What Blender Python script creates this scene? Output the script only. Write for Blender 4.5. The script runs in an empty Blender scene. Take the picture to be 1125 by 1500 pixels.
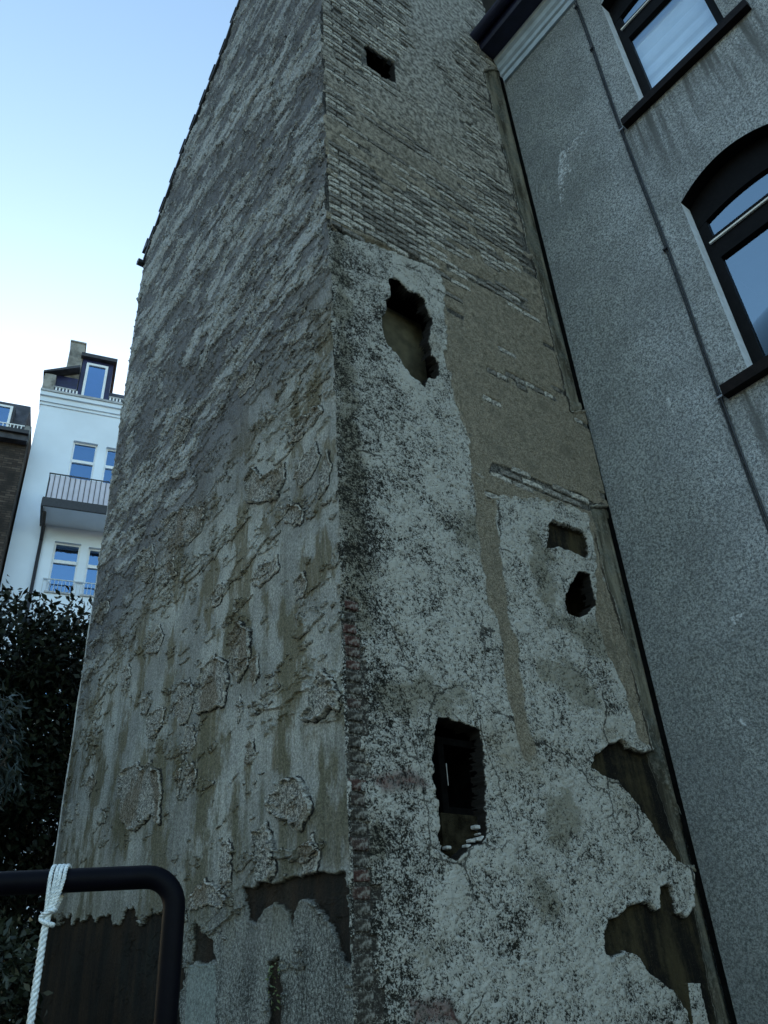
import bpy, bmesh, math, random
import numpy as np
from mathutils import Vector, Matrix
random.seed(7); rng = np.random.RandomState(7)
SC = bpy.context.scene
COL = SC.collection
# ------------------------------------------------------------------ camera
CP = np.array([-2.47172284, -3.51860572, 1.6])
RM = np.array([[0.79832112, -0.27729563, -0.53459379], [-0.59939062, -0.45197814, -0.66064109], [-0.05843182, 0.84783424, -0.52703209]])
cam = bpy.data.cameras.new('camera'); cam_o = bpy.data.objects.new('camera', cam); COL.objects.link(cam_o)
cam.sensor_fit = 'HORIZONTAL'; cam.sensor_width = 36; cam.lens = 1150 / 1125 * 36; cam.clip_start = .05; cam.clip_end = 3000
M4 = Matrix([[RM[i][j] for j in range(3)] + [CP[i]] for i in range(3)] + [[0, 0, 0, 1]])
cam_o.matrix_world = M4
SC.camera = cam_o
# ------------------------------------------------------------------ light
SUN_EL, SUN_AZ = math.radians(9), math.radians(14)      # azimuth from +Y towards +X: behind the old building
w = bpy.data.worlds.new('World'); SC.world = w; w.use_nodes = True
wt = w.node_tree; bg = wt.nodes['Background']
sky = wt.nodes.new('ShaderNodeTexSky'); sky.sky_type = 'NISHITA'; sky.sun_disc = False
sky.sun_elevation = SUN_EL; sky.sun_rotation = SUN_AZ; sky.altitude = 100; sky.air_density = 1.3; sky.dust_density = 1.6; sky.ozone_density = 2.2
wt.links.new(sky.outputs[0], bg.inputs[0]); bg.inputs[1].default_value = .12
sl = bpy.data.lights.new('sun', 'SUN'); sl.energy = 2.0; sl.angle = math.radians(.5); sl.color = (1, .93, .84)
so = bpy.data.objects.new('sun', sl); COL.objects.link(so)
sd = Vector((math.sin(SUN_AZ) * math.cos(SUN_EL), math.cos(SUN_AZ) * math.cos(SUN_EL), math.sin(SUN_EL)))
so.rotation_euler = (-sd).to_track_quat('-Z', 'Y').to_euler(); so.location = (0, 0, 40)
SC.view_settings.view_transform = 'Standard'; SC.view_settings.look = 'None'; SC.view_settings.exposure = 2.36
SC.view_settings.gamma = 1; SC.view_settings.use_curve_mapping = False

# ------------------------------------------------------------------ layout helpers: photograph point -> point on a plane of the place
def ray(px, py):
    v = np.array([px - 562.5, 750. - py, -1150.]); v /= np.linalg.norm(v); return RM @ v
def on_x(px, py, X): d = ray(px, py); return CP + d * ((X - CP[0]) / d[0])
def on_y(px, py, Y): d = ray(px, py); return CP + d * ((Y - CP[1]) / d[1])
def on_pl(px, py, P0, N): d = ray(px, py); return CP + d * (((P0 - CP) @ N) / (d @ N))

def tag(o, label=None, cat=None, group=None, kind=None):
    for k, v in (('label', label), ('category', cat), ('group', group), ('kind', kind)):
        if v: o[k] = v
    return o
def empty(name, loc=(0, 0, 0), parent=None, **k):
    o = bpy.data.objects.new(name, None); COL.objects.link(o); o.location = loc; o.empty_display_size = .3
    if parent: o.parent = parent
    return tag(o, **k)
def link(name, me, mat=None, parent=None, **k):
    o = bpy.data.objects.new(name, me); COL.objects.link(o)
    if mat and not me.materials: me.materials.append(mat)
    if parent: o.parent = parent
    return tag(o, **k)

class MB:
    """collects simple solids, builds one mesh"""
    def __init__(s): s.v = []; s.f = []
    def add(s, vs, fs):
        n = len(s.v); s.v += [tuple(map(float, p)) for p in vs]; s.f += [tuple(i + n for i in f) for f in fs]
    def box(s, a, b, O=(0, 0, 0), X=(1, 0, 0), Y=(0, 1, 0), Z=(0, 0, 1)):
        O, X, Y, Z = map(lambda t: np.array(t, float), (O, X, Y, Z))
        vs = [O + X * (a, b)[i][0] + Y * (a, b)[j][1] + Z * (a, b)[k][2] for i in (0, 1) for j in (0, 1) for k in (0, 1)]
        s.add(vs, [(0, 1, 3, 2), (4, 6, 7, 5), (0, 4, 5, 1), (2, 3, 7, 6), (0, 2, 6, 4), (1, 5, 7, 3)])
    def prism(s, poly, ext, cap=True):
        """poly: 3-D points; ext: vector"""
        P = [np.array(p, float) for p in poly]; n = len(P); e = np.array(ext, float)
        fs = [(i, (i + 1) % n, (i + 1) % n + n, i + n) for i in range(n)]
        if cap: fs += [tuple(range(n))[::-1], tuple(range(n, 2 * n))]
        s.add(P + [p + e for p in P], fs)
    def tube(s, pts, r, seg=10, cap=True):
        pts = [Vector(p) for p in pts]; rr = r if hasattr(r, '__len__') else [r] * len(pts); rings = []
        up = Vector((.123, .31, .94)); n0 = len(s.v)
        for i, p in enumerate(pts):
            t = (pts[min(i + 1, len(pts) - 1)] - pts[max(i - 1, 0)]).normalized()
            a = (up - t * up.dot(t)).normalized(); b = t.cross(a); up = a
            for k in range(seg):
                th = 2 * math.pi * k / seg; q = p + (a * math.cos(th) + b * math.sin(th)) * rr[i]; s.v.append(tuple(q))
        for i in range(len(pts) - 1):
            for k in range(seg):
                k2 = (k + 1) % seg; s.f.append((n0 + i * seg + k, n0 + i * seg + k2, n0 + (i + 1) * seg + k2, n0 + (i + 1) * seg + k))
        if cap:
            s.f.append(tuple(n0 + k for k in range(seg))[::-1]); s.f.append(tuple(n0 + (len(pts) - 1) * seg + k for k in range(seg)))
    def build(s, name, mat, parent=None, smooth=False, bevel=0, **k):
        me = bpy.data.meshes.new(name); me.from_pydata(s.v, [], s.f)
        bm = bmesh.new(); bm.from_mesh(me); bmesh.ops.recalc_face_normals(bm, faces=bm.faces)
        if bevel: bmesh.ops.bevel(bm, geom=list(bm.edges), offset=bevel, segments=1, affect='EDGES')
        bm.to_mesh(me); bm.free()
        if smooth: me.polygons.foreach_set('use_smooth', [True] * len(me.polygons))
        return link(name, me, mat, parent, **k)

# ------------------------------------------------------------------ numpy noise
TAB = rng.rand(256, 256).astype(np.float32)
def vn(x, y, o=0):
    x = x + o * 17.13; y = y + o * 5.71
    xi = np.floor(x).astype(np.int64); yi = np.floor(y).astype(np.int64); fx = (x - xi).astype(np.float32); fy = (y - yi).astype(np.float32)
    fx = fx * fx * (3 - 2 * fx); fy = fy * fy * (3 - 2 * fy)
    a = TAB[xi & 255, yi & 255]; b = TAB[(xi + 1) & 255, yi & 255]; c = TAB[xi & 255, (yi + 1) & 255]; d = TAB[(xi + 1) & 255, (yi + 1) & 255]
    return (a * (1 - fx) + b * fx) * (1 - fy) + (c * (1 - fx) + d * fx) * fy
def fbm(x, y, oct=4, o=0, g=.5):
    s = 0; a = 1; t = 0
    for i in range(oct):
        s = s + a * vn(x * 2 ** i * 1.03 ** i, y * 2 ** i, o * 3 + i); t += a; a *= g
    return s / t - .5          # about -.5 .. .5, std ~.12
def ss(a, b, x): t = np.clip((x - a) / (b - a), 0, 1); return t * t * (3 - 2 * t)
def sdf(U, Z, poly, pad=.25):
    """signed distance, positive inside, metres; far outside -> -pad"""
    P = np.array(poly, float); out = np.full(U.shape, -pad, np.float32)
    m = (U > P[:, 0].min() - pad) & (U < P[:, 0].max() + pad) & (Z > P[:, 1].min() - pad) & (Z < P[:, 1].max() + pad)
    u = U[m]; z = Z[m]; d = np.full(u.shape, 1e9); ins = np.zeros(u.shape, bool); n = len(P)
    for i in range(n):
        a = P[i]; b = P[(i + 1) % n]; e = b - a; L = max(e @ e, 1e-9)
        t = np.clip(((u - a[0]) * e[0] + (z - a[1]) * e[1]) / L, 0, 1)
        d = np.minimum(d, (u - a[0] - t * e[0]) ** 2 + (z - a[1] - t * e[1]) ** 2)
        c = (a[1] > z) != (b[1] > z)
        if abs(e[1]) > 1e-9: ins ^= c & (u < e[0] * (z - a[1]) / e[1] + a[0])
    d = np.sqrt(d); out[m] = np.where(ins, d, -np.minimum(d, pad)); return out

# ------------------------------------------------------------------ material helper
class Mat:
    def __init__(s, name, rough=.85, spec=.3):
        s.m = bpy.data.materials.new(name); s.m.use_nodes = True; s.t = s.m.node_tree; s.p = s.t.nodes['Principled BSDF']
        s.p.inputs['Roughness'].default_value = rough; s.p.inputs['Specular IOR Level'].default_value = spec
        s.tc = s.t.nodes.new('ShaderNodeTexCoord').outputs['Object']
    def sock(s, i, v):
        if hasattr(v, 'is_linked') or hasattr(v, 'links'): s.t.links.new(v, i)
        elif isinstance(v, (tuple, list)): i.default_value = tuple(v) + ((1,) if len(v) == 3 and len(i.default_value) == 4 else ())
        else: i.default_value = v
    def noise(s, scale, detail=4, rough=.55, vec=None, st=None, dist=0):
        v = vec or s.tc
        if st:
            mp = s.t.nodes.new('ShaderNodeMapping'); s.t.links.new(v, mp.inputs[0]); mp.inputs['Scale'].default_value = st; v = mp.outputs[0]
        n = s.t.nodes.new('ShaderNodeTexNoise'); s.t.links.new(v, n.inputs['Vector']); n.inputs['Scale'].default_value = scale
        n.inputs['Detail'].default_value = detail; n.inputs['Roughness'].default_value = rough; n.inputs['Distortion'].default_value = dist
        return n.outputs[0]
    def voro(s, scale, feature='F1', vec=None, out=0):
        n = s.t.nodes.new('ShaderNodeTexVoronoi'); s.t.links.new(vec or s.tc, n.inputs['Vector']); n.inputs['Scale'].default_value = scale; n.feature = feature
        return n.outputs[out]
    def attr(s, name):
        n = s.t.nodes.new('ShaderNodeAttribute'); n.attribute_name = name; return n.outputs['Fac']
    def math(s, op, a, b=0., c=0., clamp=False):
        n = s.t.nodes.new('ShaderNodeMath'); n.operation = op; n.use_clamp = clamp
        s.sock(n.inputs[0], a); s.sock(n.inputs[1], b); s.sock(n.inputs[2], c); return n.outputs[0]
    def rng(s, x, a, b, c=0., d=1.):
        n = s.t.nodes.new('ShaderNodeMapRange'); n.interpolation_type = 'SMOOTHSTEP'
        for i, v in enumerate((x, a, b, c, d)): s.sock(n.inputs[i], v)
        return n.outputs[0]
    def mix(s, f, a, b, mode='MIX'):
        n = s.t.nodes.new('ShaderNodeMix'); n.data_type = 'RGBA'; n.blend_type = mode
        s.sock(n.inputs['Factor'], f); s.sock(n.inputs[6], a); s.sock(n.inputs[7], b); return n.outputs[2]
    def bump(s, h, strength=1., dist=.01, prev=None):
        n = s.t.nodes.new('ShaderNodeBump'); n.inputs['Strength'].default_value = strength; n.inputs['Distance'].default_value = dist
        s.sock(n.inputs['Height'], h)
        if prev: s.t.links.new(prev, n.inputs['Normal'])
        return n.outputs[0]
    def out(s, col, nrm=None):
        s.sock(s.p.inputs['Base Color'], col)
        if nrm: s.t.links.new(nrm, s.p.inputs['Normal'])
        return s.m
def simple(name, col, rough=.7, var=.25, scale=12, bump=.003, metal=0, spec=.4):
    M = Mat(name, rough, spec); M.p.inputs['Metallic'].default_value = metal
    n = M.noise(scale, 5); n2 = M.noise(scale * 7, 3)
    k = M.rng(n, .3, .7, 1 - var, 1 + var)
    c = M.mix(1., col, k, 'MULTIPLY')
    return M.out(c, M.bump(M.math('ADD', n, n2), .6, bump))

# ------------------------------------------------------------------ old building: proportions
XW = 3.0765                                                     # plane of the neighbour's wall
VERGE = [(0.0, 16.25), (2.07, 14.45), (2.55, 13.80), (3.82, 12.82), (4.956, 11.46)]   # gable slope seen against the sky
def ztop(u): return np.interp(u, [p[0] for p in VERGE], [p[1] for p in VERGE])
ZT0 = 16.25
# rows of both displaced walls
zr = [-.1, .6]; z = .95
while z < ZT0: zr.append(z); z += .8 * ((z - 1.6) ** 2 + 4.3 ** 2) / (785 * 4.3) * 1.02
zr.append(ZT0); ZR = np.array(zr); NZ = len(ZR)
def cols(L, a, b):
    u = [0.]; 
    while u[-1] < L: u.append(u[-1] + a + (b - a) * u[-1] / L)
    u = np.array(u); return u * L / u[-1]

old = empty('old_building', (0, 0, 0), label='old windowless building with crumbling grey plaster and bare brick, standing in the yard corner', cat='building')

# ================================================================== SIDE WALL (left, smooth weathered plaster)
UL = cols(4.985, .0085, .0125)
Us, Zs = np.meshgrid(UL, ZR, indexing='xy')
Zs = Zs * (ztop(UL)[None, :] / ZT0)
U, Z = Us, Zs
def PL(*pts): return [tuple(on_x(x, y, 0)[1:]) for x, y in pts]
wob = .018 * fbm(U * 14, Z * 14, 4, 3) / .12 * .6
wob2 = .05 * fbm(U * 6, Z * 6, 5, 33) / .12 * .6
up = ss(3.6, 7.5, Z + .35 * (U - 2.4) + 1.2 * fbm(U * .6, Z * .6, 3, 9))      # 0 below .. 1 where plaster scales off
h = .02 * fbm(U * .8, Z * .8, 3, 1) + .010 * fbm(U * 5, Z * 2.2, 4, 2)
lay = np.zeros_like(U); rough = np.zeros_like(U)
T_ = {}; RIM = np.zeros_like(U); CREV = np.zeros_like(U)
# scaling plaster: terraces following the courses
for k, (su, sz, th, dh) in enumerate([(1.5, 4.2, .035, .013), (2.3, 7., .05, .010), (3.8, 10.5, .055, .008), (1.0, 2.6, .03, .010)]):
    Fz = fbm(U * su + .25 * Z, Z * sz + 1.2 * fbm(U * 1.2, Z * 1.2, 2, 71 + k), 6, 40 + k, .58)
    s_ = ss(th, th + .012, Fz - .17 * (1 - up)); h += dh * s_; lay += s_ * (.45, .35, .25, .35)[k]
    T_[k] = Fz - .17 * (1 - up) - th; rim = np.exp(-((Fz - .17 * (1 - up) - th - .012) / .010) ** 2); h += .010 * rim; RIM = np.maximum(RIM, rim); CREV = np.maximum(CREV, np.exp(-((Fz - .17 * (1 - up) - th + .004) / .008) ** 2))
# curled, flaking lips (upper wall)
Fr = fbm(U * 3.2, Z * 8, 5, 61, .6); rg = np.exp(-(Fr / .012) ** 2); h += .013 * rg * up; RIM = np.maximum(RIM, rg * up); CREV = np.maximum(CREV, up * np.exp(-((Fr + .028) / .012) ** 2))
h += .004 * up * fbm(U * 25, Z * 45, 3, 63)
# fine relief everywhere
h += .0035 * fbm(U * 30, Z * 26, 3, 5) + .0022 * fbm(U * 70, Z * 70, 2, 6)
patches = [
 [(180,1130),(205,1118),(213,1126),(222,1112),(228,1128),(237,1125),(238,1160),(236,1205),(222,1196),(207,1210),(200,1218),(188,1216),(178,1200),(177,1165)],
 [(415,1142),(428,1138),(437,1135),(444,1148),(452,1155),(455,1175),(457,1190),(445,1215),(430,1207),(424,1198),(410,1200),(398,1195),(392,1182),(400,1167),(412,1160)],
 [(297,978),(315,962),(333,970),(335,1000),(328,1035),(310,1040),(290,1047),(288,1020)],
 [(462,1000),(474,981),(492,992),(502,1018),(500,1040),(488,1040),(470,1055),(462,1060),(446,1052),(458,1030)],
 [(262,1000),(275,994),(283,1005),(284,1030),(274,1060),(264,1062),(256,1040)],
 [(342,930),(355,912),(370,925),(366,975),(350,1000),(340,985)],
 [(273,1060),(285,1063),(287,1090),(278,1106),(268,1100)], [(220,1045),(233,1035),(242,1040),(238,1065),(225,1085),(213,1078)],
 [(374,1217),(392,1208),(404,1235),(408,1270),(400,1295),(385,1295),(382,1260)], [(445,1240),(458,1225),(469,1245),(462,1275),(450,1281),(442,1262)],
 [(361,705),(374,686),(386,702),(404,690),(418,678),(419,702),(405,732),(385,738),(362,735)],
 [(241,765),(258,750),(275,745),(300,742),(295,780),(270,800),(250,812),(243,790)], [(415,745),(430,740),(446,745),(444,765),(430,773),(418,765)],
 [(210,810),(225,800),(230,830),(222,855),(209,852)], [(240,832),(258,815),(260,840),(245,858),(233,855)],
 [(370,852),(380,825),(405,815),(410,830),(395,850),(378,862)], [(214,942),(235,915),(240,930),(230,955),(215,958)],
 [(322,1240),(334,1225),(342,1245),(338,1290),(326,1303),(320,1280)], [(365,965),(378,960),(381,990),(371,1002)],
 [(208,1030),(219,1015),(224,1025),(214,1045),(207,1046)], [(273,1130),(281,1115),(289,1125),(282,1152),(274,1156)], [(258,1150),(262,1128),(268,1126),(266,1150),(258,1165)],
 [(361,1090),(372,1085),(374,1110),(366,1124),(360,1115)], [(143,890),(158,878),(162,888),(150,915),(142,912)],
 [(420,640),(437,618),(455,605),(470,590),(474,602),(458,622),(444,640),(425,652)], [(430,700),(445,668),(462,650),(470,668),(455,700),(440,715)],
 [(470,690),(480,660),(486,680),(481,712),(468,730)], [(345,1030),(352,1018),(357,1040),(349,1055)], [(128,1150),(136,1136),(141,1146),(132,1166),(126,1163)],
 [(275,1310),(300,1290),(322,1300),(333,1318),(318,1330),(300,1330),(278,1332)], [(350,560),(372,530),(384,536),(372,562),(352,585)], [(255,640),(272,612),(285,618),(270,650),(256,662)],
 [(430,855),(444,838),(452,850),(446,872),(434,880)], [(178,985),(190,972),(192,990),(181,1004)], [(310,870),(325,852),(333,862),(322,884),(311,888)],
]
PD = np.full(U.shape, -.15)
for i, p in enumerate(patches):
    d = sdf(U, Z, PL(*p), .15) + wob * .75; PD = np.maximum(PD, d)
    ins = ss(-.003, .006, d); big = i in (0, 1, 2, 3, 5, 8, 10)
    a = .034 if big else .020; rj = np.exp(-((d - .007) / .007) ** 2) * (.45 + .6 * ss(-.25, .25, fbm(U * 9, Z * 9, 2, 80 + i))); RIM = np.maximum(RIM, rj); CREV = np.maximum(CREV * (1 - ins), np.exp(-((d + .010) / .008) ** 2)); h = h - ins * .006
    h += ins * a * .55 + a * .85 * np.exp(-((d - .010) / .010) ** 2) * (.45 + .7 * ss(-.25, .25, fbm(U * 9, Z * 9, 2, 80 + i)))
    h += ins * (.013 * fbm(U * 26, Z * 22, 4, 21) + .006 * fbm(U * 60, Z * 60, 3, 22))
    rough = np.maximum(rough, ins)
# bare dark under-coat at the foot and below the cut line
dark = np.full(U.shape, -.25)
PD = np.clip(PD, -.2, .2)
for p in ([(60,1348),(92,1348),(104,1350),(118,1346),(128,1336),(136,1350),(150,1342),(160,1330),(166,1350),(178,1352),(186,1330),(196,1344),(206,1352),(214,1338),(228,1330),(246,1336),(262,1338),(266,1420),(262,1600),(40,1600),(50,1450)],
          [(357,1302),(395,1292),(430,1287),(505,1278),(513,1330),(514,1412),(502,1406),(492,1372),(478,1346),(456,1320),(440,1320),(431,1338),(427,1358),(421,1334),(412,1328),(400,1325),(385,1333),(374,1352),(362,1348)],
          [(392,1412),(408,1404),(413,1450),(412,1560),(392,1560)], [(285,1352),(310,1380),(316,1408),(280,1410)]):
    dark = np.maximum(dark, sdf(U, Z, PL(*p), .2) + (wob * 1.5 + .5 * wob2 if p[0][0] < 100 else wob * .6))
dk = ss(-.004, .006, dark); h = h * (1 - .75 * dk) - dk * .026
h += .006 * np.exp(-((dark + .012) / .010) ** 2)
rect = sdf(U, Z, PL((276,1414),(316,1412),(317,1560),(268,1560)), .1); h += .006 * ss(-.004, .004, rect)
lowr = ss(2.25, 1.75, Z + .3 * fbm(U * 2, Z * 2, 3, 44)) * (1 - dk) * ss(.3, 1.2, 3.3 - U); h += lowr * .010 * fbm(U * 17, Z * 15, 5, 45, .68)
h = h * ss(-.02, .05, 4.985 - U) + .0
cornerL = .010 * fbm(np.zeros(NZ), ZR * 6, 4, 90) + .006 * fbm(np.zeros(NZ), ZR * 40, 3, 91)
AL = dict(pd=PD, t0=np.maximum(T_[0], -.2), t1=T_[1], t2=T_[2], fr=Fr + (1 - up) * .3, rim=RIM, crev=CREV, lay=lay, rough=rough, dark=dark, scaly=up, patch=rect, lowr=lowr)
HL = h

# ================================================================== FRONT WALL (right, brick under roughcast)
UR = cols(3.040, .0078, .0078)
U, Z = np.meshgrid(UR, ZR, indexing='xy')
def PR(*pts):
    q = [on_y(x, y, 0) for x, y in pts]; return [(a[0], a[2]) for a in q]
wob = .018 * fbm(U * 16, Z * 16, 4, 103) / .12 * .6
wob2 = .05 * fbm(U * 7, Z * 7, 5, 133) / .12 * .6
def sR(p, pad=.25): return sdf(U, Z, PR(*p), pad)
greyA = sR([(470,325),(500,338),(560,362),(600,378),(640,392),(652,430),(655,480),(652,520),(662,560),(678,610),(690,660),(692,690),(708,700),(716,735),(724,730),(760,728),(810,735),(860,752),(880,850),(900,940),(930,1010),(945,1090),(1100,1400),(1200,1700),(420,1700)], .6) + wob2 * .5
brown = np.maximum(np.maximum(sR([(688,690),(722,705),(728,770),(738,830),(748,900),(762,960),(772,1050),(786,1100),(775,1120),(760,1102),(745,1040),(735,950),(712,860),(698,780)]),
      sR([(866,755),(880,850),(905,910),(930,1000),(950,1090),(932,1086),(915,1020),(890,960),(872,905)])), sR([(655,395),(700,420),(790,400),(835,600),(856,742),(800,716),(750,702),(700,690),(685,640),(665,590),(655,520),(650,450)]))
A = ss(-.006, .012, np.minimum(greyA + .03 * fbm(U * 22, Z * 22, 3, 171) / .12 * .3, -(brown - .012 + wob2 * .45)))
strip = np.maximum(sR([(708,104),(722,100),(760,110),(900,600),(835,602),(826,560),(806,480),(792,420),(776,370),(750,270),(735,210)]),
                   sR([(866,742),(900,742),(1000,900),(1150,1600),(1080,1600),(1012,1275),(985,1200),(955,1105),(950,1080),(936,1020),(922,960),(905,905),(880,830)])) + wob * .5
und = np.maximum.reduce([
    sR([(864,1122),(872,1106),(880,1102),(893,1090),(910,1084),(920,1096),(948,1103),(962,1095),(1025,1260),(1012,1270),(990,1262),(975,1240),(960,1220),(945,1195),(925,1170),(905,1145),(890,1138),(880,1136)]),
    sR([(888,1346),(905,1342),(918,1330),(932,1322),(950,1320),(958,1334),(966,1332),(964,1300),(984,1298),(992,1340),(1006,1344),(1016,1330),(1014,1272),(1030,1280),(1100,1500),(1120,1600),(1040,1600),(1010,1500),(1000,1475),(985,1450),(965,1435),(945,1420),(932,1398),(915,1394),(893,1404),(883,1390)]),
    sR([(803,770),(808,764),(820,768),(840,775),(855,780),(860,790),(864,816),(855,818),(835,808),(815,802),(797,806),(800,795)])]) + wob * .45
und = np.where(sdf(U, Z, PR((1008,1440),(1024,1440),(1042,1520),(1022,1520)), .1) > 0, -.05, und)
HOLES = {
 'w1': [(534,66),(541,68),(578,91),(580,123),(572,119),(540,99)],
 'w2': [(570,408),(583,410),(597,425),(612,430),(622,440),(626,455),(634,468),(631,480),(629,492),(632,520),(643,532),(642,550),(634,557),(628,556),(623,572),(614,560),(600,550),(585,525),(568,505),(558,478),(560,462),(567,455),(564,443),(570,435)],
 'w3': [(637,1066),(642,1054),(656,1050),(672,1058),(690,1066),(703,1070),(707,1090),(712,1190),(713,1228),(706,1238),(690,1243),(670,1257),(657,1257),(646,1245),(641,1225),(644,1200),(642,1175),(636,1165),(634,1130),(630,1118),(634,1090)],
 'hb': [(838,848),(850,838),(862,842),(868,860),(872,885),(862,900),(848,906),(832,900),(826,880),(830,865)]}
hd = {k: sR(p, .3) + wob * (.15 if k == 'w1' else .5) for k, p in HOLES.items()}
hole = np.maximum.reduce(list(hd.values()))
# where brick shows: mostly the upper wall, in runs along the courses, plus the corner quoins and a band
CH, BL = .075, .25
row = np.floor(Z / CH)
runs = fbm(U * 1.1 + 3.7 * np.sin(row * 12.9), row * .45, 3, 120, .6) + .55 * fbm(U * .8, Z * .7, 3, 121)
def expo_w(u, z):
    q = lambda *p: np.clip(sdf(u, z, PR(*p), .6) / .25 + .3, 0, 1)
    w1 = q((470,-80),(560,-80),(600,60),(585,110),(560,125),(640,230),(700,330),(690,385),(600,370),(480,325))
    w2 = q((700,-60),(760,-10),(715,110),(720,180),(690,160),(660,60))
    w3 = q((640,80),(720,200),(750,300),(795,420),(700,300))
    w4 = q((640,230),(700,260),(775,360),(790,440),(720,400),(660,330)) * .8
    return np.maximum.reduce([w1, w2 * .9, w3 * .75, w4 * .8])
WX = expo_w(U, Z)
plaster_grey = sR([(575,-60),(700,-60),(690,60),(640,90),(700,200),(660,210),(600,110),(575,90),(585,125),(560,130),(600,40)])
expo = -.215 + .42 * WX + 1.9 * runs - np.maximum(0, plaster_grey) * 2.0
expo = expo - .13 * ss(7.9, 7.0, Z) - .1 * ss(7.2, 6.2, Z)
expo = np.where(greyA > .0, -.3, expo + .10 * ss(.9, .1, U))
expo += .13 * fbm(U * 7 + row * 1.7, Z * 9, 4, 131)
band = sR([(720,676),(760,690),(800,708),(850,722),(872,738),(872,752),(840,742),(790,722),(745,708),(715,694)])
corner_w = ss(.15, .10, U + .14 * fbm(U * 3, row * .7, 2, 140)) * ss(3.9, 3.4, Z) * ss(.0, .12, .2 + fbm(U * 0, Z * 1.5, 3, 141) + .12)
band2 = sR([(652,384),(700,404),(770,440),(765,452),(705,420),(655,396)])
expo = np.maximum(expo, np.maximum(band, band2) * 6 - .02); expo = np.maximum(expo, corner_w * .8 + .40 * fbm(U * 5, Z * 5, 4, 144) - .36 - .5 * ss(.022, .010, U + .012 * fbm(U * 0, Z * 9, 3, 148) * 2))
moss = np.maximum.reduce([sR(p, .3) for p in ([(772,962),(815,956),(852,982),(872,1010),(884,1045),(850,1038),(820,1016),(790,1004)], [(655,770),(690,752),(712,775),(705,810),(672,806)],
    [(800,880),(835,905),(880,915),(905,960),(870,965),(830,930),(795,915)], [(540,1000),(600,985),(680,1000),(705,1040),(640,1046),(560,1050)], [(790,1170),(830,1160),(850,1200),(835,1260),(800,1240)], [(760,1290),(800,1280),(830,1330),(790,1350)], [(590,1380),(635,1378),(640,1410),(600,1420)],
    [(520,1230),(560,1225),(575,1260),(540,1285),(520,1275)], [(480,340),(505,345),(520,600),(535,800),(545,930),(500,930)], [(775,770),(800,800),(830,900),(800,890),(770,830)])]) + wob2 * 1.1
redp = np.maximum(sR([(600,1468),(655,1466),(665,1495),(605,1500)]), sR([(545,1140),(600,1130),(625,1150),(560,1158)]))
ex = ss(0, .03, expo)
# heights (m, outwards)
h = .012 * fbm(U * 1.2, Z * 1.2, 3, 150)
plA = .010 + .016 * fbm(U * 7, Z * 9, 4, 151, .6) + .020 * fbm(U * 34, Z * 38, 3, 152, .7)
plB = .006 + .006 * fbm(U * 6, Z * 6, 3, 153) + .009 * fbm(U * 55, Z * 60, 3, 154) + .004 * fbm(U * 3, row * 3, 2, 155)
pl = plB * (1 - A) + plA * A
h += pl * (1 - ex) + ex * (-.008 + .006 * fbm(U * 40, Z * 40, 3, 156))
h -= .014 * ss(.0, .012, A) * 0
h += .008 * np.exp(-((greyA - .01) / .012) ** 2) * (1 - ex)
st = ss(-.005, .008, strip); h = h * (1 - st) + st * (-.028 + .010 * fbm(U * 14, Z * 1.6, 4, 157) + .014 * np.sin(np.clip(strip, 0, .12) / .12 * 3.0)); h += .020 * np.exp(-((strip + .013) / .012) ** 2) * (.4 + ss(-.1, .2, fbm(U * 3, Z * 3, 3, 158)))
un = ss(-.004, .008, und); h = h * (1 - un) + un * (-.045 + .005 * fbm(U * 30, Z * 6, 3, 159)); h += .007 * np.exp(-((und + .012) / .01) ** 2)
# a horizontal crack along one course above the grey coat
crk = sR([(470,327),(545,352),(630,386),(650,398),(630,391),(545,358),(470,333)], .05); h -= .03 * ss(-.012, .006, crk + wob * .3)
_t = ss(.0, .024, hole); h = h * (1 - _t) - .11 * _t
h = h - .05 * ss(.012, .0, 3.04 - U)
edge = ss(.035, .0, U); 
cornerR = .016 * fbm(np.zeros(NZ), ZR * 5, 4, 190) + .010 * fbm(np.zeros(NZ), ZR * 30, 3, 191)
HR = h
AR = dict(moss=moss, hole=hole, grey=A, expo=expo, strip=strip, und=und, redp=redp, brownz=brown, low=np.clip(Z, 0, 16), cav=np.clip(pl * (1 - ex) / .05 + .5, 0, 1))

def grid_mesh(name, pos, attrs, keep, mat, parent):
    nz, nu, _ = pos.shape
    idx = np.arange(nz * nu).reshape(nz, nu)
    q = np.stack([idx[:-1, :-1], idx[:-1, 1:], idx[1:, 1:], idx[1:, :-1]], -1).reshape(-1, 4)
    if keep is not None:
        k = keep[:-1, :-1] & keep[:-1, 1:] & keep[1:, 1:] & keep[1:, :-1]; q = q[k.ravel()]
    me = bpy.data.meshes.new(name); n = nz * nu
    me.vertices.add(n); me.vertices.foreach_set('co', pos.reshape(-1).astype(np.float32))
    me.loops.add(q.size); me.loops.foreach_set('vertex_index', q.ravel().astype(np.int32))
    me.polygons.add(len(q)); me.polygons.foreach_set('loop_start', np.arange(0, q.size, 4, dtype=np.int32))
    me.polygons.foreach_set('use_smooth', np.ones(len(q), bool))
    for a, v in attrs.items():
        at = me.attributes.new(a, 'FLOAT', 'POINT'); at.data.foreach_set('value', v.reshape(-1).astype(np.float32))
    me.update(calc_edges=True); me.validate()
    return link(name, me, mat, parent)

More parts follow.
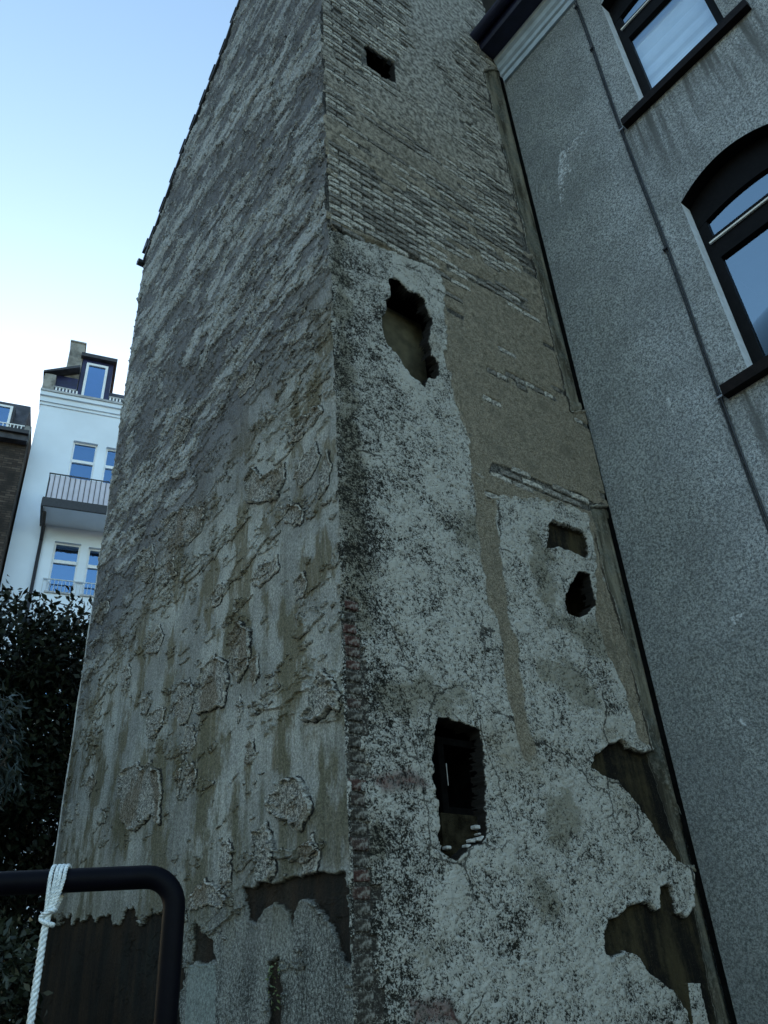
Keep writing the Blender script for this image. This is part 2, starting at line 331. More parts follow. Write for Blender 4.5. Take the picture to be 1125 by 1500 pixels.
# shared corner column
cx = -(np.clip(HL[:, 2], -.02, .03) + cornerL + .004); cy = -(np.clip(HR[:, 3], -.02, .03) + cornerR)
posL = np.empty(HL.shape + (3,)); posL[..., 0] = -HL; posL[..., 1] = Us; posL[..., 2] = Zs
posR = np.empty(HR.shape + (3,)); posR[..., 0] = U; posR[..., 1] = -HR; posR[..., 2] = Z
posL[:, 0, 0] = cx; posL[:, 0, 1] = cy; posL[:, 0, 2] = ZR
posR[:, 0, 0] = cx; posR[:, 0, 1] = cy; posR[:, 0, 2] = ZR

# --- material: side wall
M = Mat('weathered_smooth_plaster', .9, .25)
n1 = M.noise(1.1, 6, .6); nst = M.noise(7, 6, .6, st=(1, 1, .16), dist=.3); nst2 = M.noise(22, 5, .6, st=(1, 1, .12)); nf = M.noise(60, 4, .6); nf2 = M.noise(220, 3, .6); nblot = M.noise(2.6, 5, .62, st=(1, 1, .55))
lay_ = M.attr('lay'); sc_ = M.attr('scaly')
base = M.mix(M.rng(n1, .35, .65), (.24, .245, .23), (.43, .44, .41))
base = M.mix(M.math('MULTIPLY', M.rng(nblot, .49, .57), M.rng(sc_, .95, .3, .3, .85)), base, (.15, .13, .078))
base = M.mix(M.math('MULTIPLY', M.rng(nst, .48, .68), .28), base, (.09, .092, .072))
base = M.mix(M.math('MULTIPLY', M.rng(nst2, .50, .72), .3), base, (.56, .55, .50))
hx = M.t.nodes.new('ShaderNodeSeparateXYZ'); M.t.links.new(M.tc, hx.inputs[0])
alg = M.math('MULTIPLY', M.rng(hx.outputs[2], 5.0, 2.2), M.rng(M.math('ADD', M.math('MULTIPLY', nblot, .5), M.math('MULTIPLY', nst, .5)), .44, .60)); base = M.mix(M.math('MULTIPLY', alg, .7), base, (.11, .105, .06))
base = M.mix(M.math('MULTIPLY', M.rng(hx.outputs[2], 3.2, 2.0), .35), base, (.12, .13, .12))  # darker towards the foot: vignette shade and moss put into the colour
scl = M.mix(M.rng(M.math('ADD', lay_, M.math('MULTIPLY', M.math('SUBTRACT', nf, .5), .35)), .30, .85), (.125, .128, .145), (.45, .47, .475))
c = M.mix(M.rng(sc_, .25, .85, 0, .8), base, scl)
rgh = M.rng(M.math('ADD', M.attr('rough'), M.math('MULTIPLY', M.math('SUBTRACT', nf, .5), .6)), .45, .6)
rc = M.mix(M.rng(M.math('ADD', M.math('MULTIPLY', nf, .45), M.math('MULTIPLY', nf2, .55)), .42, .58), (.035, .034, .028), (.42, .41, .37)); rc = M.mix(M.math('MULTIPLY', M.rng(nblot, .48, .58), .55), rc, (.13, .09, .05))
c = M.mix(M.math('MULTIPLY', rgh, .8), c, rc)
lr = M.math('MULTIPLY', M.attr('lowr'), .9); c = M.mix(lr, c, M.mix(M.rng(M.math('ADD', M.math('MULTIPLY', nblot, .35), M.math('ADD', M.math('MULTIPLY', nf, .25), M.math('MULTIPLY', nf2, .40))), .43, .57), (.02, .022, .02), (.30, .315, .295)))
pt = M.rng(M.attr('patch'), -.003, .003); c = M.mix(M.math('MULTIPLY', pt, .8), c, M.mix(nst, (.18, .22, .21), (.28, .31, .29)))
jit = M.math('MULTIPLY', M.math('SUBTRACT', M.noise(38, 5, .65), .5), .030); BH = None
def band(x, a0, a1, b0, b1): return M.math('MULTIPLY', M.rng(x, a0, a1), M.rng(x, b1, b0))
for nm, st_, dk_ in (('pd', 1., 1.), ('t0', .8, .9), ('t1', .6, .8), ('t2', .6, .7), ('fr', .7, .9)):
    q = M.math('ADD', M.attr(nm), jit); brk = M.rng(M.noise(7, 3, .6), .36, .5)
    c = M.mix(M.math('MULTIPLY', band(q, -.012, -.007, -.003, .0), M.math('MULTIPLY', brk, dk_)), c, (.022, .022, .022))  # dark line just outside each flake edge: undercut shade put into the colour
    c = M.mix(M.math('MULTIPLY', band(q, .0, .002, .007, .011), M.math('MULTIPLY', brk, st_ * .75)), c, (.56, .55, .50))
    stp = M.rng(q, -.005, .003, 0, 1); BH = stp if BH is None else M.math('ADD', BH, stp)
dkk = M.rng(M.math('ADD', M.attr('dark'), M.math('MULTIPLY', M.math('SUBTRACT', nf, .5), .03)), -.003, .004)
dcol = M.mix(M.rng(nst, .35, .65), (.005, .005, .004), (.028, .018, .010)); dcol = M.mix(M.math('MULTIPLY', M.rng(nblot, .5, .7), .6), dcol, (.018, .022, .018)); dcol = M.mix(M.rng(nf2, .60, .72, 0, .5), dcol, (.09, .09, .08))
c = M.mix(dkk, c, dcol)
c = M.mix(1., c, M.rng(nf2, .3, .7, .72, 1.25), 'MULTIPLY')
c = M.mix(1., c, M.rng(nf, .3, .7, .65, 1.3), 'MULTIPLY')
nr = M.bump(nf, 1., .02, M.bump(BH, 1., .02)); nr = M.bump(nf2, 1., .008, nr)
mSide = M.out(c, nr)
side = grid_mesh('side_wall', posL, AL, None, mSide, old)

# --- material: front wall
M = Mat('brick_wall_roughcast', .92, .2)
n1 = M.noise(.9, 5, .6); n2 = M.noise(3.2, 6, .62); nf = M.noise(34, 5, .65); nf2 = M.noise(85, 4, .65); ng = M.noise(240, 3, .6); nst = M.noise(9, 5, .6, st=(1, 1, .13))
grey = M.attr('grey'); exp_ = M.attr('expo'); low = M.attr('low'); cav = M.attr('cav')
spk = M.math('ADD', M.math('MULTIPLY', nf, .30), M.math('ADD', M.math('MULTIPLY', nf2, .50), M.math('MULTIPLY', ng, .30)))
spk = M.math('ADD', spk, M.math('MULTIPLY', M.math('SUBTRACT', cav, .70), .30))
spk = M.math('ADD', spk, M.math('MULTIPLY', M.math('SUBTRACT', n2, .5), .26))
ux = M.t.nodes.new('ShaderNodeSeparateXYZ'); M.t.links.new(M.tc, ux.inputs[0]); spk = M.math('SUBTRACT', spk, M.rng(M.math('ADD', ux.outputs[0], M.math('MULTIPLY', M.math('SUBTRACT', n1, .5), 1.5)), .75, .05, 0, .055))
cA = M.mix(M.rng(spk, .462, .560), (.016, .016, .013), (.47, .46, .42))
cA = M.mix(M.math('MULTIPLY', M.rng(n1, .54, .68), .55), cA, M.mix(M.rng(spk, .42, .6), (.022, .018, .010), (.26, .225, .155)))
cA = M.mix(M.math('MULTIPLY', M.rng(M.math('ADD', M.attr('moss'), M.math('MULTIPLY', M.math('SUBTRACT', nf, .5), .32)), -.04, .07), .7), cA, M.mix(M.rng(spk, .43, .58), (.014, .014, .010), (.20, .185, .135)))
vd = M.t.nodes.new('ShaderNodeTexVoronoi'); vd.feature = 'DISTANCE_TO_EDGE'; vd.inputs['Scale'].default_value = 1.6; dv = M.t.nodes.new('ShaderNodeMix'); dv.data_type = 'VECTOR'; dv.inputs[0].default_value = .16; M.t.links.new(M.tc, dv.inputs[4]); nv = M.t.nodes.new('ShaderNodeTexNoise'); nv.inputs['Scale'].default_value = 5; nv.inputs['Detail'].default_value = 5; M.t.links.new(M.tc, nv.inputs['Vector']); M.t.links.new(nv.outputs['Color'], dv.inputs[5]); M.t.links.new(dv.outputs[1], vd.inputs['Vector'])
crk_ = M.math('MULTIPLY', M.rng(vd.outputs['Distance'], .010, .003), M.rng(n1, .46, .56)); cA = M.mix(M.math('MULTIPLY', crk_, .8), cA, (.015, .015, .013))
nL = M.noise(17, 4, .7); hz = M.rng(low, 5, 11, .15, .75); spb = M.math('ADD', M.math('MULTIPLY', M.math('ADD', M.math('MULTIPLY', nf2, .5), M.math('MULTIPLY', ng, .5)), M.math('SUBTRACT', 1., hz)), M.math('MULTIPLY', nL, hz))
cB = M.mix(M.rng(spb, .38, .62), (.075, .064, .046), (.38, .33, .25))
cBt = M.mix(M.rng(spb, .40, .60), (.095, .088, .076), (.43, .405, .355))
cB = M.mix(M.rng(low, 7.5, 11), cB, cBt)
cB = M.mix(M.math('MULTIPLY', M.rng(n2, .52, .68), .45), cB, (.10, .09, .068))
c = M.mix(grey, cB, cA)
cM = M.mix(M.rng(spk, .4, .62), (.022, .021, .019), (.24, .23, .205))
cM = M.mix(M.rng(low, 4.6, 4.0), cM, M.mix(M.rng(spk, .42, .58), (.035, .032, .028), (.40, .385, .34)))
c = M.mix(M.rng(exp_, -.01, .02), c, cM)
c = M.mix(M.math('MULTIPLY', M.rng(M.attr('redp'), -.04, .02), .7), c, M.mix(M.rng(nf, .4, .6), (.02, .012, .012), (.12, .045, .04)))
sE = M.rng(M.math('ADD', M.attr('strip'), M.math('MULTIPLY', M.math('SUBTRACT', nf, .5), .02)), -.002, .004)
cE = M.mix(M.rng(nst, .35, .65), (.05, .044, .030), (.24, .22, .165)); cE = M.mix(M.rng(M.math('ADD', M.math('MULTIPLY', n2, .5), M.math('MULTIPLY', nf, .5)), .48, .62, 0, .8), cE, (.33, .31, .26)); cE = M.mix(M.rng(nf2, .56, .66, 0, .7), cE, (.03, .028, .022)); cE = M.mix(M.math('MULTIPLY', M.rng(n2, .45, .65), .7), cE, (.06, .075, .07))
c = M.mix(sE, c, cE)
sb = M.math('ADD', M.attr('strip'), M.math('MULTIPLY', M.math('SUBTRACT', nf, .5), .02)); bk = M.rng(M.noise(2.5, 4, .6), .40, .52)
c = M.mix(M.math('MULTIPLY', M.math('MULTIPLY', M.rng(sb, -.016, -.010), M.rng(sb, .004, -.002)), M.math('MULTIPLY', bk, .85)), c, (.46, .45, .41)); c = M.mix(M.math('MULTIPLY', M.math('MULTIPLY', M.rng(sb, -.034, -.026), M.rng(sb, -.012, -.018)), M.math('MULTIPLY', bk, .9)), c, (.02, .018, .015)); c = M.mix(M.math('MULTIPLY', M.math('MULTIPLY', M.rng(sb, .004, .008), M.rng(sb, .022, .016)), .7), c, (.022, .02, .016))
sU = M.rng(M.math('ADD', M.attr('und'), M.math('MULTIPLY', M.math('SUBTRACT', nf, .5), .02)), -.002, .004)
cU = M.mix(M.rng(M.math('ADD', M.math('MULTIPLY', nst, .5), M.math('ADD', M.math('MULTIPLY', n2, .3), M.math('MULTIPLY', nf, .2))), .42, .60), (.006, .005, .004), (.052, .042, .021)); cU = M.mix(M.rng(nf2, .58, .70, 0, .4), cU, (.10, .095, .07))
c = M.mix(M.math('MULTIPLY', sU, M.math('SUBTRACT', 1., M.math('MULTIPLY', sE, .8))), c, cU)
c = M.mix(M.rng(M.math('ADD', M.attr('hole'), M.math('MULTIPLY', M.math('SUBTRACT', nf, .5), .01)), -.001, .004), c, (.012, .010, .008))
nr = M.bump(nf2, .8, .012); nr = M.bump(ng, .8, .006, nr)
mFront = M.out(c, nr)
front = grid_mesh('front_wall', posR, AR, hole < .022, mFront, old)

# --- bricks
bp = MB(); 
def brick_vs(L, H, D, seed):
    r = random.Random(seed); j = lambda s: r.uniform(-s, s); vs = []; 
    # front face as inner ring + outer ring (worn arris), back ring
    for (s, y, jj) in ((1, 0, .003), ):
        pass
    fr = [(-L/2+.010, -H/2+.008), (0, -H/2+.006), (L/2-.010, -H/2+.008), (L/2-.008, 0), (L/2-.010, H/2-.008), (0, H/2-.006), (-L/2+.010, H/2-.008), (-L/2+.008, 0)]
    mr = [(-L/2, -H/2), (0, -H/2), (L/2, -H/2), (L/2, 0), (L/2, H/2), (0, H/2), (-L/2, H/2), (-L/2, 0)]
    vs = [(a + j(.004), -D + j(.003), b + j(.003)) for a, b in fr] + [(a + j(.003), -D + .010, b + j(.002)) for a, b in mr] + [(a, .02, b) for a, b in mr] + [(j(.02), -D - .002 + j(.003), j(.01))]
    fs = [(i, (i + 1) % 8, 24) for i in range(8)] + [(8 + i, 8 + (i + 1) % 8, (i + 1) % 8, i) for i in range(8)] + [(16 + i, 16 + (i + 1) % 8, 8 + (i + 1) % 8, 8 + i) for i in range(8)]
    return vs, fs
M = Mat('limewashed_brick', .9, .2)
oi = M.t.nodes.new('ShaderNodeObjectInfo').outputs['Random']; gi = M.t.nodes.new('ShaderNodeNewGeometry').outputs['Random Per Island']
rr = M.math('FRACT', M.math('ADD', oi, gi)); nf = M.noise(45, 4, .65); ng = M.noise(160, 3, .6)
c = M.mix(M.rng(rr, 0, 1), (.22, .205, .18), (.60, .57, .50)); c = M.mix(M.rng(nf, .40, .60, .75, 0), c, (.045, .042, .038)); c = M.mix(1., c, M.rng(ng, .3, .7, .7, 1.2), 'MULTIPLY')
mBrick = M.out(c, M.bump(M.math('ADD', nf, ng), .9, .006))
M = Mat('dark_red_brick', .9, .2)
oi = M.t.nodes.new('ShaderNodeObjectInfo').outputs['Random']; nf = M.noise(40, 4, .65); ng = M.noise(160, 3, .6)
c = M.mix(M.rng(oi, .55, .95), (.050, .045, .038), (.080, .036, .030)); c = M.mix(M.rng(nf, .45, .65, 0, .8), c, (.30, .29, .26)); c = M.mix(M.rng(nf, .35, .48, .7, 0), c, (.012, .012, .011))
mRed = M.out(c, M.bump(M.math('ADD', nf, ng), .9, .006))
# candidate bricks
cand = []
rr_ = random.Random(3)
for r_ in range(int(1.3 / CH), int(15.3 / CH)):
    zc = (r_ + .5) * CH
    hdr = r_ % 2; x = .0 if not hdr else -.0
    xs = 0.012; first = True
    while xs < 3.0:
        L = (.112 if (first and zc < 5) else .115 if (hdr and first) else .24)
        if 5.8 < zc < 6.7 and True: L = .118
        cand.append((xs + L / 2, zc + rr_.uniform(-.003, .003), L - rr_.uniform(0, .012), CH - .013)); xs += L + .010; first = False
ca = np.array(cand)
def samp(F, u, z):
    iu = np.clip(np.searchsorted(UR, u), 1, len(UR) - 1); iz = np.clip(np.searchsorted(ZR, z), 1, NZ - 1); return F[iz, iu]
ev = (samp(expo, ca[:, 0], ca[:, 1]) * .5 + .25 * samp(expo, ca[:, 0] - .06, ca[:, 1]) + .25 * samp(expo, ca[:, 0] + .06, ca[:, 1]))
hv = np.maximum.reduce([samp(hole, ca[:, 0] + s * ca[:, 2] / 2, ca[:, 1]) for s in (-1, 0, 1)] + [samp(strip, ca[:, 0] + s * ca[:, 2] / 2, ca[:, 1]) for s in (-1, 0, 1)])
bs = [tuple(c) for c, e, q in zip(cand, ev, hv) if e > -.01 and q < -.005 and c[0] + c[2] / 2 < 3.0]
bs.sort(key=lambda c: c[1])
variants = {}
def brick_mesh(L, k, red):
    key = (round(L / .12), k, red)
    if key not in variants:
        me = bpy.data.meshes.new('brick'); vs, fs = brick_vs(.232 if key[0] == 2 else .112, .062, .006, k * 7 + key[0]); me.from_pydata(vs, [], fs)
        me.materials.append(mRed if red else mBrick); variants[key] = me
    return variants[key]
far = MB()
for i, (x, z_, L, H) in enumerate(bs):
    red = z_ < 5.3 and x < .4
    if i < 300:
        o = bpy.data.objects.new('brick', brick_mesh(L, i % 9, red)); COL.objects.link(o); o.parent = front; o.location = (x, rr_.uniform(-.004, .003) if not red else rr_.uniform(-.002, .012), z_); o.rotation_euler = (rr_.uniform(-.03, .03), rr_.uniform(-.02, .02), rr_.uniform(-.02, .02)) 
    else:
        vs, fs = brick_vs(L, .060, .006, i); dy = rr_.uniform(-.006, .003); far.add([(a + x, b + dy, c_ + z_) for a, b, c_ in vs], fs)
if far.v:
    me = bpy.data.meshes.new('brickwork'); me.from_pydata(far.v, [], far.f); link('brickwork', me, mBrick, front, kind='stuff')
print('bricks', len(bs))

# --- openings of the front wall
mBlack = simple('black_masonry', (.004, .004, .004), .95, .4, 9, .01, spec=.02)  # one near-black colour lining the openings and the wall gap
mOlive = simple('olive_render_infill', (.085, .075, .045), .9, .35, 7, .006)
mWood = simple('black_rotten_wood', (.003, .003, .003), .9, .4, 20, .003, spec=.03)
mPale = simple('pale_mortar_crumbs', (.45, .44, .42), .9, .2, 30, .003)
def bbox(poly, m=.06):
    P = np.array(PR(*poly)); return P[:, 0].min() - m, P[:, 0].max() + m, P[:, 1].min() - m, P[:, 1].max() + m
def niche(name, b, depth, mat, parent, y0=.075):
    u0, u1, z0, z1 = b; m = MB()
    V = [(u0, y0, z0), (u1, y0, z0), (u1, y0, z1), (u0, y0, z1), (u0, depth, z0), (u1, depth, z0), (u1, depth, z1), (u0, depth, z1)]
    m.add(V, [(4, 5, 6, 7), (0, 1, 5, 4), (2, 3, 7, 6), (1, 2, 6, 5), (3, 0, 4, 7)])
    return m.build(name, mat, parent)
b = bbox(HOLES['w1'], .03); op = niche('vent_opening', b, .45, mBlack, old); op['label'] = 'small square dark opening high in the bare brickwork'
m = MB(); P = np.array(PR(*HOLES['w1'])); u0, u1, z0, z1 = P[:, 0].min(), P[:, 0].max(), P[:, 1].min() , P[:, 1].max()
zb, zt_ = 10.18, 10.60
m.box((u0 + .01, .08, zb - .02), (u0 + .045, .12, zt_ + .04)); m.box((u0 + .045, .08, zb - .02), (u1 - .03, .12, zb + .02)); m.build('frame', mWood, op)
b = bbox(HOLES['w2'], .12); P = np.array(PR(*HOLES['w2'])); zt2 = on_y(572, 408, 0)[2] + .01
op = niche('broken_niche', (b[0], b[1], b[2], zt2), .31, mBlack, old, .0); op['label'] = 'ragged hole broken through the render with an olive back wall'
m = MB(); m.box((b[0] + .01, .275, b[2] + .01), (b[1] - .01, .305, zt2 - .012)); m.build('back_panel', mOlive, op)
q = on_y(627, 500, .26); q2 = on_y(627, 565, .26)
m = MB(); m.box((q[0] - .012, .215, q2[2] - .1), (q[0] + .012, .272, zt2 - .02)); m.build('batten', mOlive, op)
b = bbox(HOLES['w3'], .07); op = niche('window_opening', b, .7, mBlack, old); op['label'] = 'black window opening with an old wooden frame and broken sill'
a0 = on_y(643, 1080, .1); a1 = on_y(708, 1078, .1); s0 = on_y(647, 1192, .1)
xl, xr, zt3, zs3 = a0[0], a1[0] , a0[2], s0[2]
m = MB()
m.box((xl - .03, .085, zs3), (xl + .018, .15, zt3)); m.box((xr - .018, .085, zs3), (xr + .03, .15, zt3)); m.box((xl + .018, .085, zt3 - .045), (xr - .018, .15, zt3)); m.box((xl + .018, .085, zs3), (xr - .018, .15, zs3 + .04))
m.build('frame', mWood, op, bevel=.003)
m = MB(); m.box((xl + .02, .080, zs3 + .16), (xl + .023, .083, zt3 - .16)); m.build('frame_edge', mPale, op)
m = MB(); m.box((xl - .08, .06, zs3 - .34), (xr + .08, .20, zs3 - .004)); m.build('broken_sill_masonry', simple('damp_rubble', (.022, .019, .012), .95, .6, 14, .02, spec=.03), op)
rr2 = random.Random(5)
for k in range(7):
    p_ = on_y(*[(655,1242),(690,1232),(699,1230),(706,1228),(684,1240),(697,1212),(700,1222)][k], .03); s_ = rr2.uniform(.010, .022)
    m = MB(); m.box((p_[0] - s_, .01, p_[2] - s_ * .5), (p_[0] + s_, .055, p_[2] + s_ * .5)); m.build('mortar_crumb', mPale, op, bevel=.004)
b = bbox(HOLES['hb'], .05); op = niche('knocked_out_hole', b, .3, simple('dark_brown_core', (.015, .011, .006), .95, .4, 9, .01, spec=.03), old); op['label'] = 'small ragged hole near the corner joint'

# --- body behind the faces, roof, verge, gutter end
m = MB(); poly = [(.12, y, z_ - .10) for y, z_ in VERGE] + [(.12, 4.93, .0), (.12, .75, .0), (.12, .75, 9.)]
m = MB(); m.prism([(.10, .80, -.1), (.10, 4.97, -.1)] + [(.10, y, z_ - .06) for y, z_ in VERGE[::-1] if y > .8] + [(.10, .80, 15.4)], (6, 0, 0)); m.build('rear_masonry', simple('rear_plaster', (.16, .16, .155), .9, .3, 3), old)
mTile = simple('dark_roof_edge', (.022, .022, .024), .6, .4, 9)
m = MB()
for (y0, z0), (y1, z1) in zip(VERGE[:-1], VERGE[1:]):
    m.prism([(-.045, y0, z0 - .01), (-.045, y1, z1 - .01), (-.045, y1, z1 + .075), (-.045, y0, z0 + .075)], (6.2, 0, 0))
m.build('roof', mTile, old)
for k in range(9):
    t = (k + .5) / 9; y = 2.1 + 2.75 * t; z_ = float(ztop(y)) + .075
    m = MB(); m.box((-.055, -.12, -.0), (.05, .12, .02 + .012 * (k % 3)), (0, y, z_), (1, 0, 0), (0, .72, -.69), (0, .69, .72)); m.build('verge_tile', mTile, old)
m = MB(); m.tube([(-.09, 5.06, 11.54), (.4, 5.06, 11.54), (3, 5.06, 11.54)], .055, 10); m.build('gutter', mTile, old)
m = MB(); q = on_x(212, 388, -.02); m.prism([(-.04, 4.90, 11.78), (-.04, 5.09, 11.80), (-.04, 4.92, 11.98)], (.06, 0, 0)); m.build('flashing', mTile, old)
# pale tube up the side wall's far edge, standing in for edge light
m = MB(); pts = [(-.004 + .004 * math.sin(k * 1.7), 4.992 + .004 * math.sin(k * 2.3), 1.0 + k * .25) for k in range(42)]; m.tube(pts, [.011 if k < 22 else .005 for k in range(42)], 6); m.build('edge_light_line', simple('pale_edge_light', (.42, .43, .43), .8, .3, 14), old)
# mortar fillet in the joint against the neighbour
# ================================================================== NEIGHBOUR (right): rendered house
house = empty('rendered_house', (XW, -3, 0), label='grey roughcast house with dark arched windows adjoining the old building on the right', cat='house')
house.location = (0, 0, 0)
YJ, YJ2 = -1.564, -2.601; YM = (YJ + YJ2) / 2; HWID = (YJ - YJ2) / 2; RISE = .19
wins = [(5.83, 8.00), (9.645, 11.79)]
wins2 = [(a, b_) for a, b_ in wins]
def arch(y, spring): return spring + RISE * (1 - ((y - YM) / HWID) ** 2)
ys = list(np.linspace(YJ2, YJ, 17)); WY = [-9.0, -8., -6.5, -5., -3.8] + ys + [-.8, -.2, .6]
m = MB(); ZH = 12.36
for ya, yb in zip(WY[:-1], WY[1:]):
    inside = ya >= YJ2 - 1e-6 and yb <= YJ + 1e-6
    segs = [(-.1, -.1, ZH, ZH)]
    if inside: segs = [(-.1, -.1, 5.83, 5.83), (arch(ya, 8.0), arch(yb, 8.0), 9.645, 9.645), (arch(ya, 11.79), arch(yb, 11.79), ZH, ZH)]
    for a, b_, c_, d_ in segs:
        m.add([(XW, ya, a), (XW, yb, b_), (XW, yb, d_), (XW, ya, c_)], [(0, 1, 2, 3)])
m.add([(XW, -9, -.1), (XW + 7, -9, -.1), (XW + 7, -9, ZH), (XW, -9, ZH)], [(0, 1, 2, 3)])
M = Mat('grey_roughcast_render', .92, .25)
g1 = M.noise(42, 3, .65); g2 = M.noise(95, 3, .65); g3 = M.noise(330, 2, .5); b1 = M.noise(.55, 4, .6); b2 = M.noise(2.4, 5, .6); sw = M.noise(3.0, 4, .55, st=(1, 1, 1), dist=1.5)
sxyz = M.t.nodes.new('ShaderNodeSeparateXYZ'); M.t.links.new(M.tc, sxyz.inputs[0])
gs = M.math('ADD', M.math('MULTIPLY', g1, .4), M.math('ADD', M.math('MULTIPLY', g2, .4), M.math('MULTIPLY', g3, .2)))
c = M.mix(M.rng(gs, .41, .60), (.155, .168, .178), (.74, .775, .80))
edge_ = M.rng(M.math('ADD', sxyz.outputs[1], M.math('MULTIPLY', M.math('SUBTRACT', b1, .5), 2.2)), -1.5, -.15)      # greenish damp by the joint
c = M.mix(M.math('MULTIPLY', edge_, .5), c, M.mix(M.rng(gs, .4, .6), (.075, .08, .06), (.34, .35, .29)))
c = M.mix(M.math('MULTIPLY', M.rng(b2, .35, .65), .35), c, (.20, .21, .215)); c = M.mix(M.math('MULTIPLY', M.rng(b1, .45, .65), .35), c, M.mix(M.rng(gs, .4, .6), (.10, .11, .11), (.30, .32, .32)))
drip = M.noise(9, 4, .6, st=(1, 1, .06)); inY = M.math('MULTIPLY', M.rng(sxyz.outputs[1], -1.25, -1.40), M.rng(sxyz.outputs[1], -2.95, -2.8))
def below(z0): return M.math('MULTIPLY', M.rng(sxyz.outputs[2], z0, z0 - .02), M.rng(sxyz.outputs[2], z0 - 1.5, z0 - .1))
c = M.mix(M.math('MULTIPLY', M.math('MULTIPLY', M.rng(drip, .44, .64), inY), M.math('ADD', below(5.7), below(9.52)), clamp=True), c, (.15, .155, .155))
c = M.mix(M.math('MULTIPLY', M.rng(sxyz.outputs[2], 4.5, 1.5), .35), c, (.13, .14, .135))  # lower wall darkened: its dimmer light put into the colour
c = M.mix(M.math('MULTIPLY', M.rng(M.noise(4.5, 5, .6, st=(1, 1, .5), dist=.8), .72, .78), .35), c, (.62, .65, .68))
mRC = M.out(c, M.bump(g3, .7, .004, M.bump(g2, 1., .014, M.bump(g1, 1., .02, M.bump(sw, .5, .04)))))
wallH = m.build('wall', mRC, house)
# lime scuffs on the wall
def scuff(poly):
    mm = MB(); P = [on_x(x, y, XW - .004) for x, y in poly]; mm.add(P, [tuple(range(len(P)))]); return mm
mScuff = Mat('lime_scuff', .9, .2); nn = mScuff.noise(28, 5, .7); tr = mScuff.t.nodes.new('ShaderNodeBsdfTransparent'); mx = mScuff.t.nodes.new('ShaderNodeMixShader')
mScuff.out((.75, .78, .80), mScuff.bump(mScuff.noise(140, 3), .9, .01))
nz = mScuff.noise(6, 4, .6)
mScuff.t.links.new(mScuff.rng(mScuff.math('ADD', nn, mScuff.math('MULTIPLY', nz, .6)), .74, .92, 0, .8), mx.inputs[0]); mScuff.t.links.new(tr.outputs[0], mx.inputs[1]); mScuff.t.links.new(mScuff.p.outputs[0], mx.inputs[2])
mScuff.t.links.new(mx.outputs[0], mScuff.t.nodes['Material Output'].inputs[0])
for p in ([(820,225),(832,215),(842,228),(838,248),(828,262),(824,302),(832,305),(822,306),(817,270),(818,240)], [(860,175),(872,170),(862,190),(840,222),(830,226),(845,196)], [(975,585),(981,582),(990,608),(986,612)], [(1068,905),(1092,896),(1078,915),(1073,928)], [(1080,1050),(1098,1055),(1094,1064),(1082,1060)]):
    scuff(p).build('lime_scuff', mScuff.m, wallH)
# black sheet in the wall gap: joint filler, with the gap's shade as colour
m = MB(); m.add([(3.0, .02, -.1), (XW + .001, .02, -.1), (XW + .001, .02, 12.5), (3.0, .02, 12.5)], [(0, 1, 2, 3)]); m.build('wall_joint', mBlack, old)

mDark = simple('dark_brown_window_paint', (.0045, .004, .0045), .55, .3, 25, .001, spec=.1)
mWhiteRev = simple('white_painted_reveal', (.62, .66, .72), .8, .12, 9, .002)
mSill = simple('dark_brown_sill', (.009, .006, .006), .6, .35, 18, .002, spec=.12)
mLight = simple('white_weather_bar', (.8, .78, .74), .5, .08, 9, .0)
def glassmat(name, refl, tint):
    M = Mat(name, .05); M.t.nodes.remove(M.p); g = M.t.nodes.new('ShaderNodeBsdfGlossy'); g.inputs['Roughness'].default_value = .03; g.inputs['Color'].default_value = tint + (1,)
    t_ = M.t.nodes.new('ShaderNodeBsdfTransparent'); t_.inputs['Color'].default_value = (.88, .92, .95, 1); x = M.t.nodes.new('ShaderNodeMixShader'); 
    lw = M.t.nodes.new('ShaderNodeFresnel'); lw.inputs['IOR'].default_value = 1.5
    f_ = M.math('MULTIPLY_ADD', lw.outputs[0], .42, refl, True)
    bm_ = M.t.nodes.new('ShaderNodeBump'); bm_.inputs['Strength'].default_value = .15; bm_.inputs['Distance'].default_value = .01; M.t.links.new(M.noise(3, 3), bm_.inputs['Height']); M.t.links.new(bm_.outputs[0], g.inputs['Normal'])
    M.t.links.new(f_, x.inputs[0]); M.t.links.new(t_.outputs[0], x.inputs[1]); M.t.links.new(g.outputs[0], x.inputs[2]); M.t.links.new(x.outputs[0], M.t.nodes['Material Output'].inputs[0]); return M.m
mGlass = glassmat('window_glass', .0, (.62, .78, .9))
mBlind = simple('pale_blind_fabric', (.80, .86, .90), .8, .05, 5, .001)
mRoom = simple('dark_room', (.03, .035, .045), .9, .2, 2)
